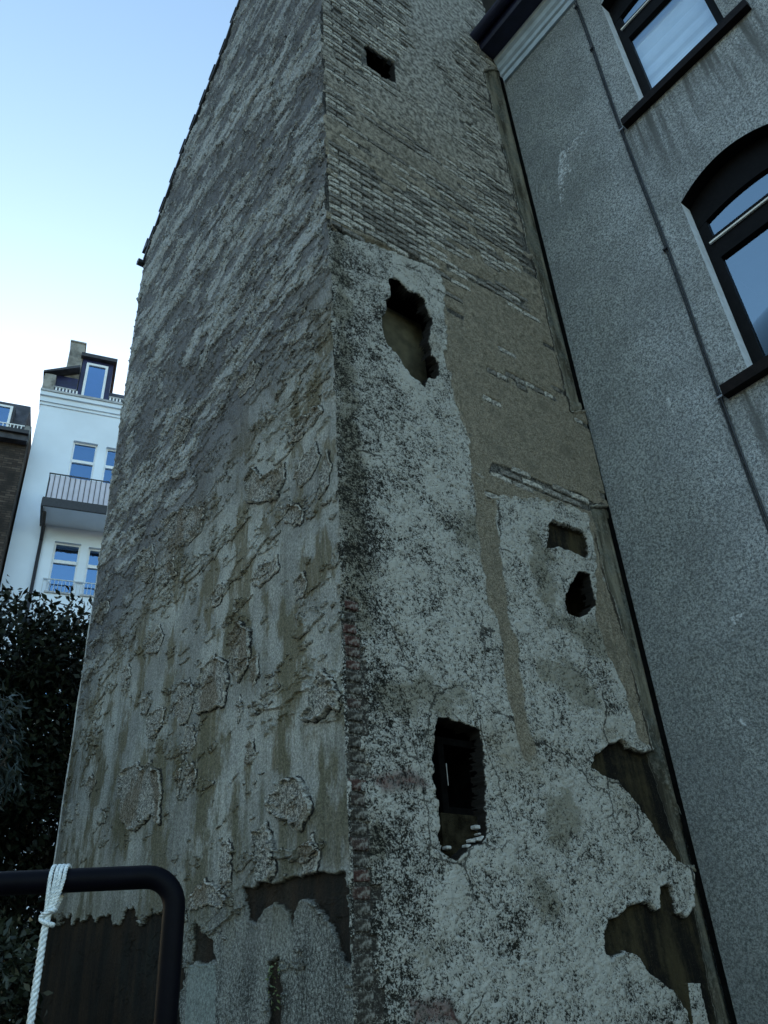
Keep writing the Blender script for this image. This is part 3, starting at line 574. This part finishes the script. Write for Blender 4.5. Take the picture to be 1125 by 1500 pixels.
def arch_win(zs_, zsp, label, blind):
    D = .15; X0 = XW; XF = XW + D
    w_ = empty('window', (0, 0, 0), house); w_['label'] = label
    N = 16; yy = np.linspace(YJ2, YJ, N + 1)
    # reveals: jambs painted white, arch soffit dark
    m = MB(); 
    for y, s in ((YJ, 1), (YJ2, -1)): m.add([(X0 + .001, y, zs_), (XF + .1, y, zs_), (XF + .1, y, zsp), (X0 + .001, y, zsp)], [(0, 1, 2, 3)])
    m.build('reveal', mWhiteRev, w_)
    m = MB()
    for a, b_ in zip(yy[:-1], yy[1:]): m.add([(X0 + .001, a, arch(a, zsp)), (XF + .1, a, arch(a, zsp)), (XF + .1, b_, arch(b_, zsp)), (X0 + .001, b_, arch(b_, zsp))], [(0, 1, 2, 3)])
    m.build('arch_soffit', mDark, w_)
    # frame: jambs, head following the arch, transom, mullion-free
    fw = .10; zt = zs_ + 1.532; HB = .30; HR_ = .09; hb = lambda y: zsp - HB + HR_ * (1 - ((y - YM) / HWID) ** 2)
    m = MB(); f0, f1 = XF, XF + .06
    m.box((f0, YJ - fw, zs_), (f1, YJ + .0, zsp + .02)); m.box((f0, YJ2, zs_), (f1, YJ2 + fw, zsp + .02))
    m.box((f0 - .01, YJ2 + fw, zt - .142), (f1, YJ - fw, zt + .142)); m.box((f0, YJ2 + fw, zs_), (f1, YJ - fw, zs_ + .12))
    for a, b_ in zip(yy[:-1], yy[1:]):
        za, zb_ = arch(a, zsp), arch(b_, zsp)
        m.add([(f0 - .003, a, hb(a)), (f0 - .003, b_, hb(b_)), (f0 - .003, b_, zb_), (f0 - .003, a, za), (f1, a, hb(a)), (f1, b_, hb(b_))], [(0, 1, 2, 3), (0, 1, 5, 4)])
    m.build('frame', mDark, w_)
    m = MB(); m.box((f0 - .035, YJ2 + fw * .6, zt + .06), (f0 - .012, YJ - fw * .6, zt + .082)); m.build('weather_bar', mLight, w_, bevel=.003)
    m = MB(); g_ = f0 + .03; m.add([(g_, YJ2 + fw, zs_ + .12), (g_, YJ - fw, zs_ + .12), (g_, YJ - fw, zt - .142), (g_, YJ2 + fw, zt - .142)], [(0, 1, 2, 3)]); m.build('pane', mGlass, w_)
    yi = [y for y in yy if YJ2 + fw < y < YJ - fw]; yi = [YJ2 + fw] + yi + [YJ - fw]
    m = MB(); m.add([(g_, YJ - fw, zt + .142), (g_, YJ2 + fw, zt + .142)] + [(g_, y, hb(y)) for y in yi], [tuple(range(len(yi) + 2))]); m.build('pane', mGlass, w_)
    # sill
    m = MB(); m.prism([(X0 - .085, 0, zs_ - .115), (X0 - .085, 0, zs_ - .02), (X0 + .002, 0, zs_ + .0), (XF + .06, 0, zs_ + .012), (XF + .06, 0, zs_ - .115)], (0, 0, 0), False) if 0 else None
    prof = [(X0 - .085, zs_ - .135), (X0 - .085, zs_ - .03), (XF + .05, zs_ + .012), (XF + .05, zs_ - .135)]
    m.prism([(a, -1.335, b_) for a, b_ in prof], (0, -1.50, 0)); m.build('sill', mSill, w_)
    if blind:
        m = MB(); n = 60; zz = np.linspace(zs_ + .0, zsp + RISE, n)
        for k in range(n - 1):
            xa = XF + .12 + .018 * math.sin(k * .95) + .006 * math.sin(k * 2.1); xb = XF + .12 + .018 * math.sin((k + 1) * .95) + .006 * math.sin((k + 1) * 2.1)
            m.add([(xa, YJ2, zz[k]), (xa, YJ, zz[k]), (xb, YJ, zz[k + 1]), (xb, YJ2, zz[k + 1])], [(0, 1, 2, 3)])
        m.build('pleated_blind', mBlind, w_, smooth=True)
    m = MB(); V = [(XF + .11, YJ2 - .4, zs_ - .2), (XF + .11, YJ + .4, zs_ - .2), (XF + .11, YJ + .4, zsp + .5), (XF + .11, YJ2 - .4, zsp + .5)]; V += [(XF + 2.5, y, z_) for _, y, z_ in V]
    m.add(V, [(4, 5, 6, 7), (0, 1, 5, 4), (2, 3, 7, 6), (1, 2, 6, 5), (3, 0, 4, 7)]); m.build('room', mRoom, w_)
arch_win(5.83, 8.00, 'lower arched window reflecting dark blue sky', False)
arch_win(9.645, 11.79, 'upper arched window with pale pleated blind', True)
# cable with clips
mCab = simple('black_cable', (.02, .022, .028), .5, .2, 30, .001)
m = MB(); m.tube([(XW - .022 - .004 * math.sin(k), -1.300 + .010 * math.sin(k * .9), .3 + k * .6) for k in range(21)], .010, 8); m.build('cable', mCab, house, smooth=True)
m = MB(); m.tube([(XW - .016 - .003 * math.sin(k), -1.274 + .008 * math.sin(k * .9), .3 + k * .6) for k in range(21)], .007, 8); m.build('cable', mCab, house, smooth=True)
for z_ in (2.2, 3.9, 5.74, 7.6, 9.55, 11.2, 12.2):
    m = MB(); m.box((XW - .036, -1.315, z_ - .012), (XW, -1.258, z_ + .012)); m.build('cable_clip', simple('clip_metal', (.35, .36, .38), .4, .1, 20, 0, .6) if z_ in (5.74, 9.55) else mCab, house, bevel=.003)
# cornice: stepped white mouldings then dark eaves
mCor = simple('blue_grey_painted_cornice', (.42, .50, .58), .6, .12, 6, .002)
mEav = simple('black_blue_eaves_board', (.010, .011, .035), .45, .3, 5, .002)
YE = -.012
prof = [(0, 0), (-.035, 0), (-.045, .06), (-.045, .085), (-.075, .10), (-.08, .17), (-.115, .20), (-.12, .30), (-.155, .33), (-.17, .40), (0, .40)]
m = MB(); m.prism([(XW + a, YE, 12.345 + b_) for a, b_ in prof], (0, -8.9, 0)); m.build('cornice', mCor, house)
m = MB(); m.prism([(XW + .1, YE, 12.75), (XW - .40, YE, 12.75), (XW - .42, YE, 12.80), (XW - .42, YE, 13.0), (XW + .1, YE, 13.25)], (0, -8.9, 0)); m.build('eaves', mEav, house)
m = MB(); gp = [(XW - .50 + .085 * math.cos(t), 12.96 + .085 * math.sin(t)) for t in np.linspace(math.pi, 2 * math.pi, 9)]
m.prism([(a, YE, b_) for a, b_ in gp], (0, -8.9, 0)); m.build('gutter', mEav, house)
m = MB(); m.prism([(XW - .45, YE, 13.0), (XW + 4, YE, 16.2), (XW + 4, YE, 16.1), (XW - .40, YE, 12.92)], (0, -8.9, 0)); m.build('roof', mTile, house)

# ================================================================== WHITE BUILDING far behind
P0 = np.array([1.24030551, 18.1659705, 0]); F = np.array([.96441073, -.26440868, 0]); NB = np.array([.26440868, .96441073, 0])   # NB points away from the camera
def W_(s, d, z_): return P0 + F * s + NB * d + np.array([0, 0, z_])
def wbox(m, s0, s1, d0, d1, z0, z1): m.box((s0, d0, z0), (s1, d1, z1), P0, F, NB)
wb = empty('white_building', tuple(P0), label='white rendered apartment house with balcony, attic dormer and chimney behind the trees', cat='building'); wb.location = (0, 0, 0)
mWh = simple('white_render', (.76, .84, .94), .85, .05, .8, .002); mTrim = simple('grey_stone_trim', (.42, .43, .45), .8, .2, 6, .003)
mFr = simple('white_window_frame', (.84, .86, .88), .5, .04, 9, 0); mBlue = simple('blue_black_cladding', (.018, .02, .075), .4, .3, 5, .001)
mRail = simple('dark_iron', (.03, .03, .035), .5, .2, 20, 0); mChim = simple('mottled_chimney_render', (.25, .24, .22), .9, .5, 3, .01)
# facade with real openings
ww = [(1.17, 1.90, 15.35, 17.27), (2.17, 2.90, 15.35, 17.23), (1.17, 1.90, 11.95, 13.58), (2.12, 2.85, 11.95, 13.52)]
ww += [(1.17, 1.90, 8.2, 9.9), (2.12, 2.85, 8.2, 9.9), (4.4, 5.2, 15.5, 17.25), (4.4, 5.2, 11.9, 13.55), (6.4, 7.2, 15.5, 17.25), (6.4, 7.2, 11.9, 13.55)]
sx = sorted({0., 9.} | {a for q in ww for a in q[:2]}); zx = sorted({-.1, 18.55} | {a for q in ww for a in q[2:]})
m = MB()
for a, b_ in zip(sx[:-1], sx[1:]):
    for c_, d_ in zip(zx[:-1], zx[1:]):
        if any(q[0] <= a and b_ <= q[1] and q[2] <= c_ and d_ <= q[3] for q in ww): continue
        m.add([W_(a, 0, c_), W_(b_, 0, c_), W_(b_, 0, d_), W_(a, 0, d_)], [(0, 1, 2, 3)])
m.add([W_(0, 0, -.1), W_(0, 9, -.1), W_(0, 9, 18.55), W_(0, 0, 18.55)], [(0, 1, 2, 3)]); m.add([W_(9, 0, -.1), W_(9, 9, -.1), W_(9, 9, 18.55), W_(9, 0, 18.55)], [(0, 1, 2, 3)]); m.add([W_(0, 9, -.1), W_(9, 9, -.1), W_(9, 9, 18.55), W_(0, 9, 18.55)], [(0, 1, 2, 3)])
m.build('wall', mWh, wb)
mGl2 = glassmat('far_window_glass', .32, (.28, .48, .78))
def far_win(s0, s1, z0, z1, par, d=.0, label=None):
    e = empty('window', (0, 0, 0), par)
    m = MB(); t = .055; zt = z0 + (z1 - z0) * .62
    wbox(m, s0, s0 + t, d + .10, d + .16, z0, z1); wbox(m, s1 - t, s1, d + .10, d + .16, z0, z1); wbox(m, s0 + t, s1 - t, d + .10, d + .16, z1 - t, z1); wbox(m, s0 + t, s1 - t, d + .10, d + .16, z0, z0 + t)
    wbox(m, s0 + t, s1 - t, d + .07, d + .16, zt - .05, zt + .05); m.build('frame', mFr, e)
    for a, b_ in ((z0 + t, zt - .05), (zt + .05, z1 - t)):
        m = MB(); m.add([W_(s0 + t, d + .13, a), W_(s1 - t, d + .13, a), W_(s1 - t, d + .13, b_), W_(s0 + t, d + .13, b_)], [(0, 1, 2, 3)]); m.build('pane', mGl2, e)
    m = MB(); 
    V = [W_(s0, d + .001, z0), W_(s1, d + .001, z0), W_(s1, d + .001, z1), W_(s0, d + .001, z1), W_(s0, d + .3, z0), W_(s1, d + .3, z0), W_(s1, d + .3, z1), W_(s0, d + .3, z1)]
    m.add(V, [(0, 1, 5, 4), (2, 3, 7, 6), (1, 2, 6, 5), (3, 0, 4, 7)]); m.build('reveal', mWh, e)
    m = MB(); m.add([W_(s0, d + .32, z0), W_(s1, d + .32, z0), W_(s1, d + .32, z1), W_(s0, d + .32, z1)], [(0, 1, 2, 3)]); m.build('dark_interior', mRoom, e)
    m = MB(); wbox(m, s0 - .04, s1 + .04, d - .05, d + .10, z0 - .05, z0 - .002); m.build('sill', mTrim, e)
for q in ww: far_win(*q, wb)
m = MB(); wbox(m, -.03, 9.02, -.04, .0, 18.45, 18.55); wbox(m, -.05, 9.02, -.09, 9.0, 18.553, 18.75); wbox(m, -.07, 9.02, -.16, 9.0, 18.753, 18.90); m.build('cornice', mWh, wb)
m = MB(); wbox(m, -.08, 9.03, -.20, .1, 18.903, 18.98); m.build('gutter', mTrim, wb)
mRoofD = simple('slate_roof', (.05, .05, .06), .6, .4, 4, .01)
m = MB(); P = [W_(.0, .1, 18.9), W_(.0, 1.4, 20.6), W_(.0, 8.0, 20.6), W_(.0, 8.9, 18.9)]; m.prism(P, F * 8.95); m.build('roof', mRoofD, wb)
m = MB(); wbox(m, -.07, .28, -.02, .5, 18.985, 19.75); m.build('parapet_block', mChim, wb)
m = MB(); m.prism([W_(-.12, -.06, 19.753), W_(.95, -.06, 20.25), W_(.95, -.06, 20.36), W_(-.12, -.06, 19.83)], NB * 1.2); m.build('lean_to_roof', mRoofD, wb)
m = MB(); wbox(m, .28, .95, .25, 1.0, 18.985, 19.98); m.build('lean_to_wall', mBlue, wb)
m = MB(); wbox(m, .50, .96, .3, .8, 19.6, 21.62); wbox(m, .47, .99, .27, .83, 21.623, 21.68); m.build('chimney', mChim, wb)
dm = empty('dormer', (0, 0, 0), wb)
m = MB(); wbox(m, .98, 1.98, .28, 2.2, 18.985, 20.95); m.build('cheeks', mBlue, dm)
m = MB(); wbox(m, .90, 2.08, .12, 2.3, 20.953, 21.10); m.build('dormer_roof', mRoofD, dm)
m = MB(); wbox(m, 1.12, 1.20, .20, .277, 19.05, 20.75); wbox(m, 1.74, 1.82, .20, .277, 19.05, 20.75); wbox(m, 1.20, 1.74, .20, .277, 20.66, 20.75); wbox(m, 1.20, 1.74, .20, .277, 19.05, 19.15); m.build('window_frame', mFr, dm)
m = MB(); m.add([W_(1.2, .25, 19.15), W_(1.74, .25, 19.15), W_(1.74, .25, 20.66), W_(1.2, .25, 20.66)], [(0, 1, 2, 3)]); m.build('pane', mGl2, dm)
for k in range(34):
    s = .34 + k * .105
    if 1.0 < s < 1.96: continue
    m = MB(); wbox(m, s, s + .05, -.14, -.09, 18.985, 19.15); m.build('baluster', mFr, wb)
m = MB(); wbox(m, .28, .97, -.15, -.08, 19.153, 19.19); wbox(m, 2.0, 4.0, -.15, -.08, 19.153, 19.19); m.build('parapet_rail', mTrim, wb)
m = MB(); wbox(m, 2.05, 3.9, .3, .33, 19.55, 19.58); [wbox(m, 2.1 + .2 * k, 2.12 + .2 * k, .3, .33, 19.0, 19.55) for k in range(9)]; m.build('snow_guard', mRail, wb)
# balcony
bal = empty('balcony', (0, 0, 0), wb)
m = MB(); wbox(m, .74, 3.6, -1.15, -.003, 14.07, 14.25); m.build('slab', mWh, bal)
m = MB(); wbox(m, .70, 3.64, -1.21, -1.152, 14.01, 14.29); wbox(m, .68, .738, -1.152, -.003, 14.01, 14.29); m.build('slab_edge', mRail, bal)
m = MB(); wbox(m, .74, 3.6, -1.17, -1.14, 15.13, 15.16); wbox(m, .74, .77, -1.14, -.003, 15.13, 15.16); m.build('handrail', mRail, bal)
for k in range(20):
    m = MB(); s = .75 + k * .142; wbox(m, s, s + .018, -1.165, -1.147, 14.295, 15.128); m.build('baluster', mRail, bal)
for k in range(6):
    m = MB(); wbox(m, .745, .763, -1.0 + k * .16, -.982 + k * .16, 14.295, 15.128); m.build('baluster', mRail, bal)
m = MB(); wbox(m, .79, 3.58, -1.135, -1.125, 14.31, 15.11); m.build('privacy_screen', simple('lilac_white_screen', (.66, .64, .74), .7, .08, 3, 0), bal)
m = MB(); m.tube([W_(.80, -.06, 14.0), W_(.80, -.06, 8), W_(.80, -.06, .0)], .05, 8); m.tube([W_(.80, -.9, 13.97), W_(.80, -.3, 13.8), W_(.80, -.06, 13.5)], .05, 8); m.build('downpipe', mRail, wb, smooth=True)
m = MB(); [wbox(m, 1.05 + .1 * k, 1.065 + .1 * k, -.05, -.035, 11.9, 12.3) for k in range(20)]; wbox(m, 1.05, 3.0, -.06, -.03, 12.3, 12.33); m.build('lower_balcony_railing', simple('pale_rail', (.5, .55, .6), .5, .1, 9, 0), wb)

# ================================================================== DARK BRICK HOUSE at the left edge
bh = empty('brick_house', (0, 0, 0), label='dark brick house with black mansard roof at the left edge, beside the white building', cat='house')
M = Mat('dark_sooty_brickwork', .9, .2)
bt = M.t.nodes.new('ShaderNodeTexBrick'); mp = M.t.nodes.new('ShaderNodeMapping'); mp.inputs['Rotation'].default_value = (math.radians(90), 0, 0)
M.t.links.new(M.tc, mp.inputs[0]); M.t.links.new(mp.outputs[0], bt.inputs['Vector']); bt.inputs['Scale'].default_value = 1.0; bt.inputs['Brick Width'].default_value = .25; bt.inputs['Row Height'].default_value = .078; bt.inputs['Mortar Size'].default_value = .009
bt.inputs['Color1'].default_value = (.045, .034, .03, 1); bt.inputs['Color2'].default_value = (.11, .085, .07, 1); bt.inputs['Mortar'].default_value = (.03, .028, .026, 1)
mDB = M.out(M.mix(M.rng(M.noise(2, 5), .4, .7), bt.outputs[0], (.03, .026, .024)), M.bump(M.math('SUBTRACT', 1., bt.outputs['Fac']), .8, .01))
m = MB(); wbox(m, -9, -.06, -.6, 9, -.1, 16.55); m.build('wall', mDB, bh)
m = MB(); wbox(m, -9, -.05, -.95, -.6, 16.553, 16.68); m.build('gutter', mRail, bh)
m = MB(); wbox(m, -9, -.07, -.85, -.603, 16.35, 16.55); m.build('eaves_board', mRoofD, bh)
m = MB(); m.prism([W_(-9, -.62, 16.6), W_(-9, .15, 18.4), W_(-9, 4, 18.9), W_(-9, 8.5, 16.6)], F * 8.72); m.build('mansard_roof', mRoofD, bh)
m = MB(); m.prism([W_(-.275, -.60, 16.6), W_(-.10, -.60, 16.6), W_(-.10, -.1, 17.45), W_(-.275, -.1, 17.45)], NB * 3); m.build('party_wall_cap', mChim, bh)
dw = empty('dormer_window', (0, 0, 0), bh)
m = MB(); wbox(m, -1.9, -.62, -.5, .9, 16.7, 17.85); m.build('dormer_box', mRoofD, dw)
m = MB(); wbox(m, -.75, -.68, -.57, -.503, 16.85, 17.75); wbox(m, -1.8, -1.73, -.57, -.503, 16.85, 17.75); wbox(m, -1.73, -.75, -.57, -.503, 17.68, 17.75); wbox(m, -1.73, -.75, -.57, -.503, 16.85, 16.92); m.build('frame', mFr, dw)
m = MB(); m.add([W_(-1.73, -.53, 16.92), W_(-.75, -.53, 16.92), W_(-.75, -.53, 17.68), W_(-1.73, -.53, 17.68)], [(0, 1, 2, 3)]); m.build('pane', mGl2, dw)
m = MB(); [wbox(m, -2.0 + .1 * k, -1.975 + .1 * k, -.93, -.90, 16.685, 16.83) for k in range(18)]; wbox(m, -2.0, -.2, -.935, -.895, 16.80, 16.83); m.build('snow_guard', mFr, bh)

# ================================================================== GREENERY
def leafmat(name, a, b_, rough=.35):
    M = Mat(name, rough, .25); gi = M.t.nodes.new('ShaderNodeNewGeometry').outputs['Random Per Island']
    return M.out(M.mix(gi, a, b_))
mLf = leafmat('dark_evergreen_leaf', (.004, .007, .004), (.018, .026, .013), .5); mLf2 = leafmat('ivy_leaf', (.008, .013, .007), (.05, .06, .04), .35); mLf3 = leafmat('grey_green_foliage', (.012, .02, .02), (.05, .07, .07), .5)
mBark = simple('dark_bark', (.03, .025, .02), .9, .3, 20, .01)
def leaves(name, mat, parent, blobs, n, size, seed, droop=.2, elong=2.2, shell=.55, **k):
    r = np.random.RandomState(seed); V = []; 
    wts = np.array([b[3] * b[4] * b[5] for b in blobs]) ** .66; wts /= wts.sum(); ids = r.choice(len(blobs), n, p=wts)
    B = np.array(blobs)[ids]; d = r.normal(size=(n, 3)); d /= np.linalg.norm(d, axis=1)[:, None]; rad = 1 - shell * r.rand(n) ** 1.6
    # twig clumps for an uneven outline
    cl = fbm(d[:, 0] * 3 + B[:, 0] * 5, d[:, 1] * 3 + d[:, 2] * 2.2 + 9, 3, seed) ; rad *= 1 + 1.1 * cl
    c = B[:, :3] + d * rad[:, None] * B[:, 3:6]
    s = size * (.6 + .8 * r.rand(n)); ax = d * .5 + r.normal(size=(n, 3)) * .6; ax[:, 2] -= droop; ax /= np.linalg.norm(ax, axis=1)[:, None]
    sd_ = np.cross(ax, r.normal(size=(n, 3))); sd_ /= np.linalg.norm(sd_, axis=1)[:, None]; nm = np.cross(ax, sd_)
    v = np.stack([c, c + ax * (s * .5)[:, None] + sd_ * (s / elong * .5)[:, None] + nm * (s * .08)[:, None], c + ax * s[:, None] - nm * (s * .1)[:, None], c + ax * (s * .5)[:, None] - sd_ * (s / elong * .5)[:, None] + nm * (s * .08)[:, None]], 1).reshape(-1, 3)
    q = np.arange(n * 4).reshape(n, 4)
    me = bpy.data.meshes.new(name); me.vertices.add(n * 4); me.vertices.foreach_set('co', v.ravel().astype(np.float32)); me.loops.add(n * 4); me.loops.foreach_set('vertex_index', q.ravel().astype(np.int32))
    me.polygons.add(n); me.polygons.foreach_set('loop_start', np.arange(0, n * 4, 4, dtype=np.int32)); me.update(calc_edges=True)
    return link(name, me, mat, parent, **k)
def tree(name, base, H, blobs, n, size, mat, seed, label, cat='tree', **k):
    t = empty(name, base, label=label, cat=cat); B = np.array(base); r = random.Random(seed)
    m = MB(); m.tube([(0, 0, -.1), (.05, .03, H * .3), (-.04, .06, H * .6), (.03, 0, H * .9)], [.13, .10, .07, .03], 8); m.build('trunk', mBark, t, smooth=True)
    m = MB()
    for b in blobs:
        for q in range(4):
            z0 = H * r.uniform(.2, .6); e = Vector((b[0] - B[0] + r.uniform(-.6, .6) * b[3], b[1] - B[1] + r.uniform(-.6, .6) * b[4], b[2] + r.uniform(-.3, .8) * b[5])); s0 = Vector((0, 0, z0)); mid = s0.lerp(e, .5) + Vector((0, 0, .15))
            m.tube([s0, mid, e], [.04, .025, .008], 5)
    m.build('limb', mBark, t)
    bl = [(b[0] - B[0], b[1] - B[1], b[2]) + tuple(b[3:]) for b in blobs]
    leaves('crown', mat, t, bl, n, size, seed, **k); return t
tree('evergreen_tree', (-.2, 6.6, 0), 5.8, [(-.55, 6.3, 5.30, .80, .7, .85), (.35, 6.6, 5.45, .80, .7, .9), (-1.3, 6.0, 5.1, .6, .6, .8), (.0, 6.5, 4.7, 1.2, .8, .9), (-1.0, 6.2, 4.3, .8, .7, .8), (-.3, 6.4, 3.7, 1.2, .8, 1.0), (.5, 6.8, 3.4, .9, .9, 1.1), (-1.2, 6.2, 3.2, .8, .8, 1.0), (-.1, 6.6, 2.2, 1.3, .7, .8), (-.9, 6.5, 1.4, 1.2, .7, .9), (.4, 6.6, 1.3, .8, .7, 1.0)], 52000, .10, mLf, 11, 'dense dark evergreen tree filling the gap left of the old building')
tree('drooping_conifer', (-1.35, 4.3, 0), 3.9, [(-1.15, 4.3, 4.0, .42, .4, .35), (-1.0, 4.3, 3.6, .40, .35, .40), (-1.3, 4.2, 3.2, .4, .35, .4)], 2600, .11, mLf3, 12, 'pale drooping branches in front of the dark evergreen at the left edge', droop=.9, elong=6, shell=.9)
tree('yard_bush', (-.85, 3.2, 0), 1.6, [(-.95, 3.3, 1.95, .35, .4, .28), (-.75, 3.6, 1.6, .35, .4, .4), (-1.1, 3.1, 1.4, .4, .4, .5), (-.7, 3.7, 2.1, .22, .3, .22)], 3600, .075, mLf2, 13, 'glossy leaved bush below the black bar at lower left', 'bush', shell=.8)
# weed on the side wall
t = empty('wall_weed', tuple(on_x(406, 1425, -.02)), label='small weed growing from the crack low on the grey side wall', cat='weed'); leaves('foliage', leafmat('weed_leaf', (.05, .08, .03), (.16, .2, .1), .4), t, [(-.02, 0, 0, .03, .05, .04), (-.02, .01, -.10, .03, .05, .07)], 40, .022, 15)

# ================================================================== METAL BAR AND ROPE
mTube = simple('black_painted_steel', (.0015, .0015, .004), .55, .2, 30, .0005, spec=.08)
def at_d(px, py, D): d = ray(px, py); return CP + d * (D / math.hypot(d[0], d[1]))
A_ = at_d(0, 1287, 1.72); Bq = at_d(258, 1290, 1.66); zt = (A_[2] + Bq[2]) / 2; A_[2] = Bq[2] = zt
bd = (Bq - A_); bd /= np.linalg.norm(bd); R0 = .055
pts = [A_ - bd * 1.6 + np.array([0, 0, -zt])] + [A_ - bd * 1.6 + np.array([0, 0, -.2 - R0])]
lc = A_ - bd * 1.6
pts = [(lc[0], lc[1], 0), (lc[0], lc[1], zt - R0)]
for k in range(1, 8): a = math.pi / 2 * k / 8; pts.append(tuple(lc + bd * R0 * (1 - math.cos(a)) + np.array([0, 0, -R0 + R0 * math.sin(a)])))
pts.append(tuple(lc + bd * R0)); pts.append(tuple(A_)); 
for k in range(0, 9): a = math.pi / 2 * k / 8; pts.append(tuple(Bq - bd * R0 + bd * R0 * math.sin(a) + np.array([0, 0, -R0 + R0 * math.cos(a)])))
pts.append((Bq[0], Bq[1], 0))
RT = .0205
bar = empty('steel_bar_frame', (0, 0, 0), label='black tubular steel frame with rounded corner standing in front of the side wall', cat='metal frame')
m = MB(); m.tube(pts, RT, 20); m.build('tube', mTube, bar, smooth=True)
for p_ in (lc, Bq): m = MB(); m.tube([(p_[0], p_[1], 0.0), (p_[0], p_[1], .012)], .06, 16); m.build('foot_plate', mTube, bar)
rope = empty('rope', (0, 0, 0), label='white twisted rope knotted round the black bar and hanging down', cat='rope')
M = Mat('white_nylon_rope', .6, .4); c = M.mix(M.rng(M.noise(260, 3), .35, .65), (.50, .55, .58), (.80, .84, .86)); mRope = M.out(c, M.bump(M.noise(500, 2), .5, .001))
rc = at_d(86, 1290, 1.72); tt = (rc - A_) @ bd; rc = A_ + bd * tt
tocam = CP - rc; tocam[2] = 0; tocam -= bd * (tocam @ bd); tocam /= np.linalg.norm(tocam)
def twisted(path, r, turns, name, seg=240):
    P = np.array(path, float); L = np.r_[0, np.cumsum(np.linalg.norm(np.diff(P, axis=0), axis=1))]; s = np.linspace(0, L[-1], seg); Q = np.stack([np.interp(s, L, P[:, i]) for i in range(3)], 1)
    T = np.gradient(Q, axis=0); T /= np.linalg.norm(T, axis=1)[:, None]; a = np.cross(T, bd + .01); a /= np.linalg.norm(a, axis=1)[:, None]; b_ = np.cross(T, a)
    for j in range(3):
        th = s * turns * 2 * math.pi + j * 2 * math.pi / 3; C_ = Q + (a * np.cos(th)[:, None] + b_ * np.sin(th)[:, None]) * r * .52
        mm = MB(); mm.tube([tuple(c) for c in C_], r * .56, 6); mm.build(name, mRope, rope, smooth=True)
def over(t0, t1, zlow, rr_=RT + .005):
    o = []; 
    for k in range(0, 13):
        a = math.pi * k / 12; tq = t0 + (t1 - t0) * 0; o.append(rc + bd * t0 - tocam * rr_ * math.cos(math.pi - a) * -1 + np.array([0, 0, rr_ * math.sin(a)]))
    front_ = o[-1] if (o[-1] - o[0]) @ tocam > 0 else o[0]
    if front_ is o[0]: o = o[::-1]
    o = [rc + bd * (t1) * .6 - tocam * .012 + np.array([0, 0, -.05])] + o + [rc + bd * (t0 * .7 + t1 * .3) + tocam * (RT + .004) + np.array([0, 0, -.022]), rc + bd * t1 + tocam * .018 + np.array([0, 0, zlow])]
    return o
for i, t0 in enumerate((-.004, .005, .012, .020)): twisted(over(t0, -.004 + .003 * i, -.055), .0036, 60, 'loop', 90)
kn = rc + bd * .0 + tocam * .018 + np.array([0, 0, -.058])
kp = [kn + bd * .011 * math.cos(a) + tocam * .008 * math.sin(a) + np.array([0, 0, .012 * math.cos(a * .5) - .004]) for a in np.linspace(0, 4 * math.pi, 24)]; twisted(kp, .0042, 55, 'knot', 90)
twisted([kn + np.array([0, 0, .004]), kn + np.array([0, 0, -.03]) - bd * .002, kn + np.array([0, 0, -.6]) - bd * .003, kn + np.array([0, 0, -1.1])], .0062, 34, 'tail', 500)

# ================================================================== GROUND
m = MB(); m.add([(-600, -600, 0), (600, -600, 0), (600, 600, 0), (-600, 600, 0)], [(0, 1, 2, 3)]); m.build('ground', simple('yard_soil_and_gravel', (.07, .065, .055), .95, .4, 1.5, .02), kind='structure')
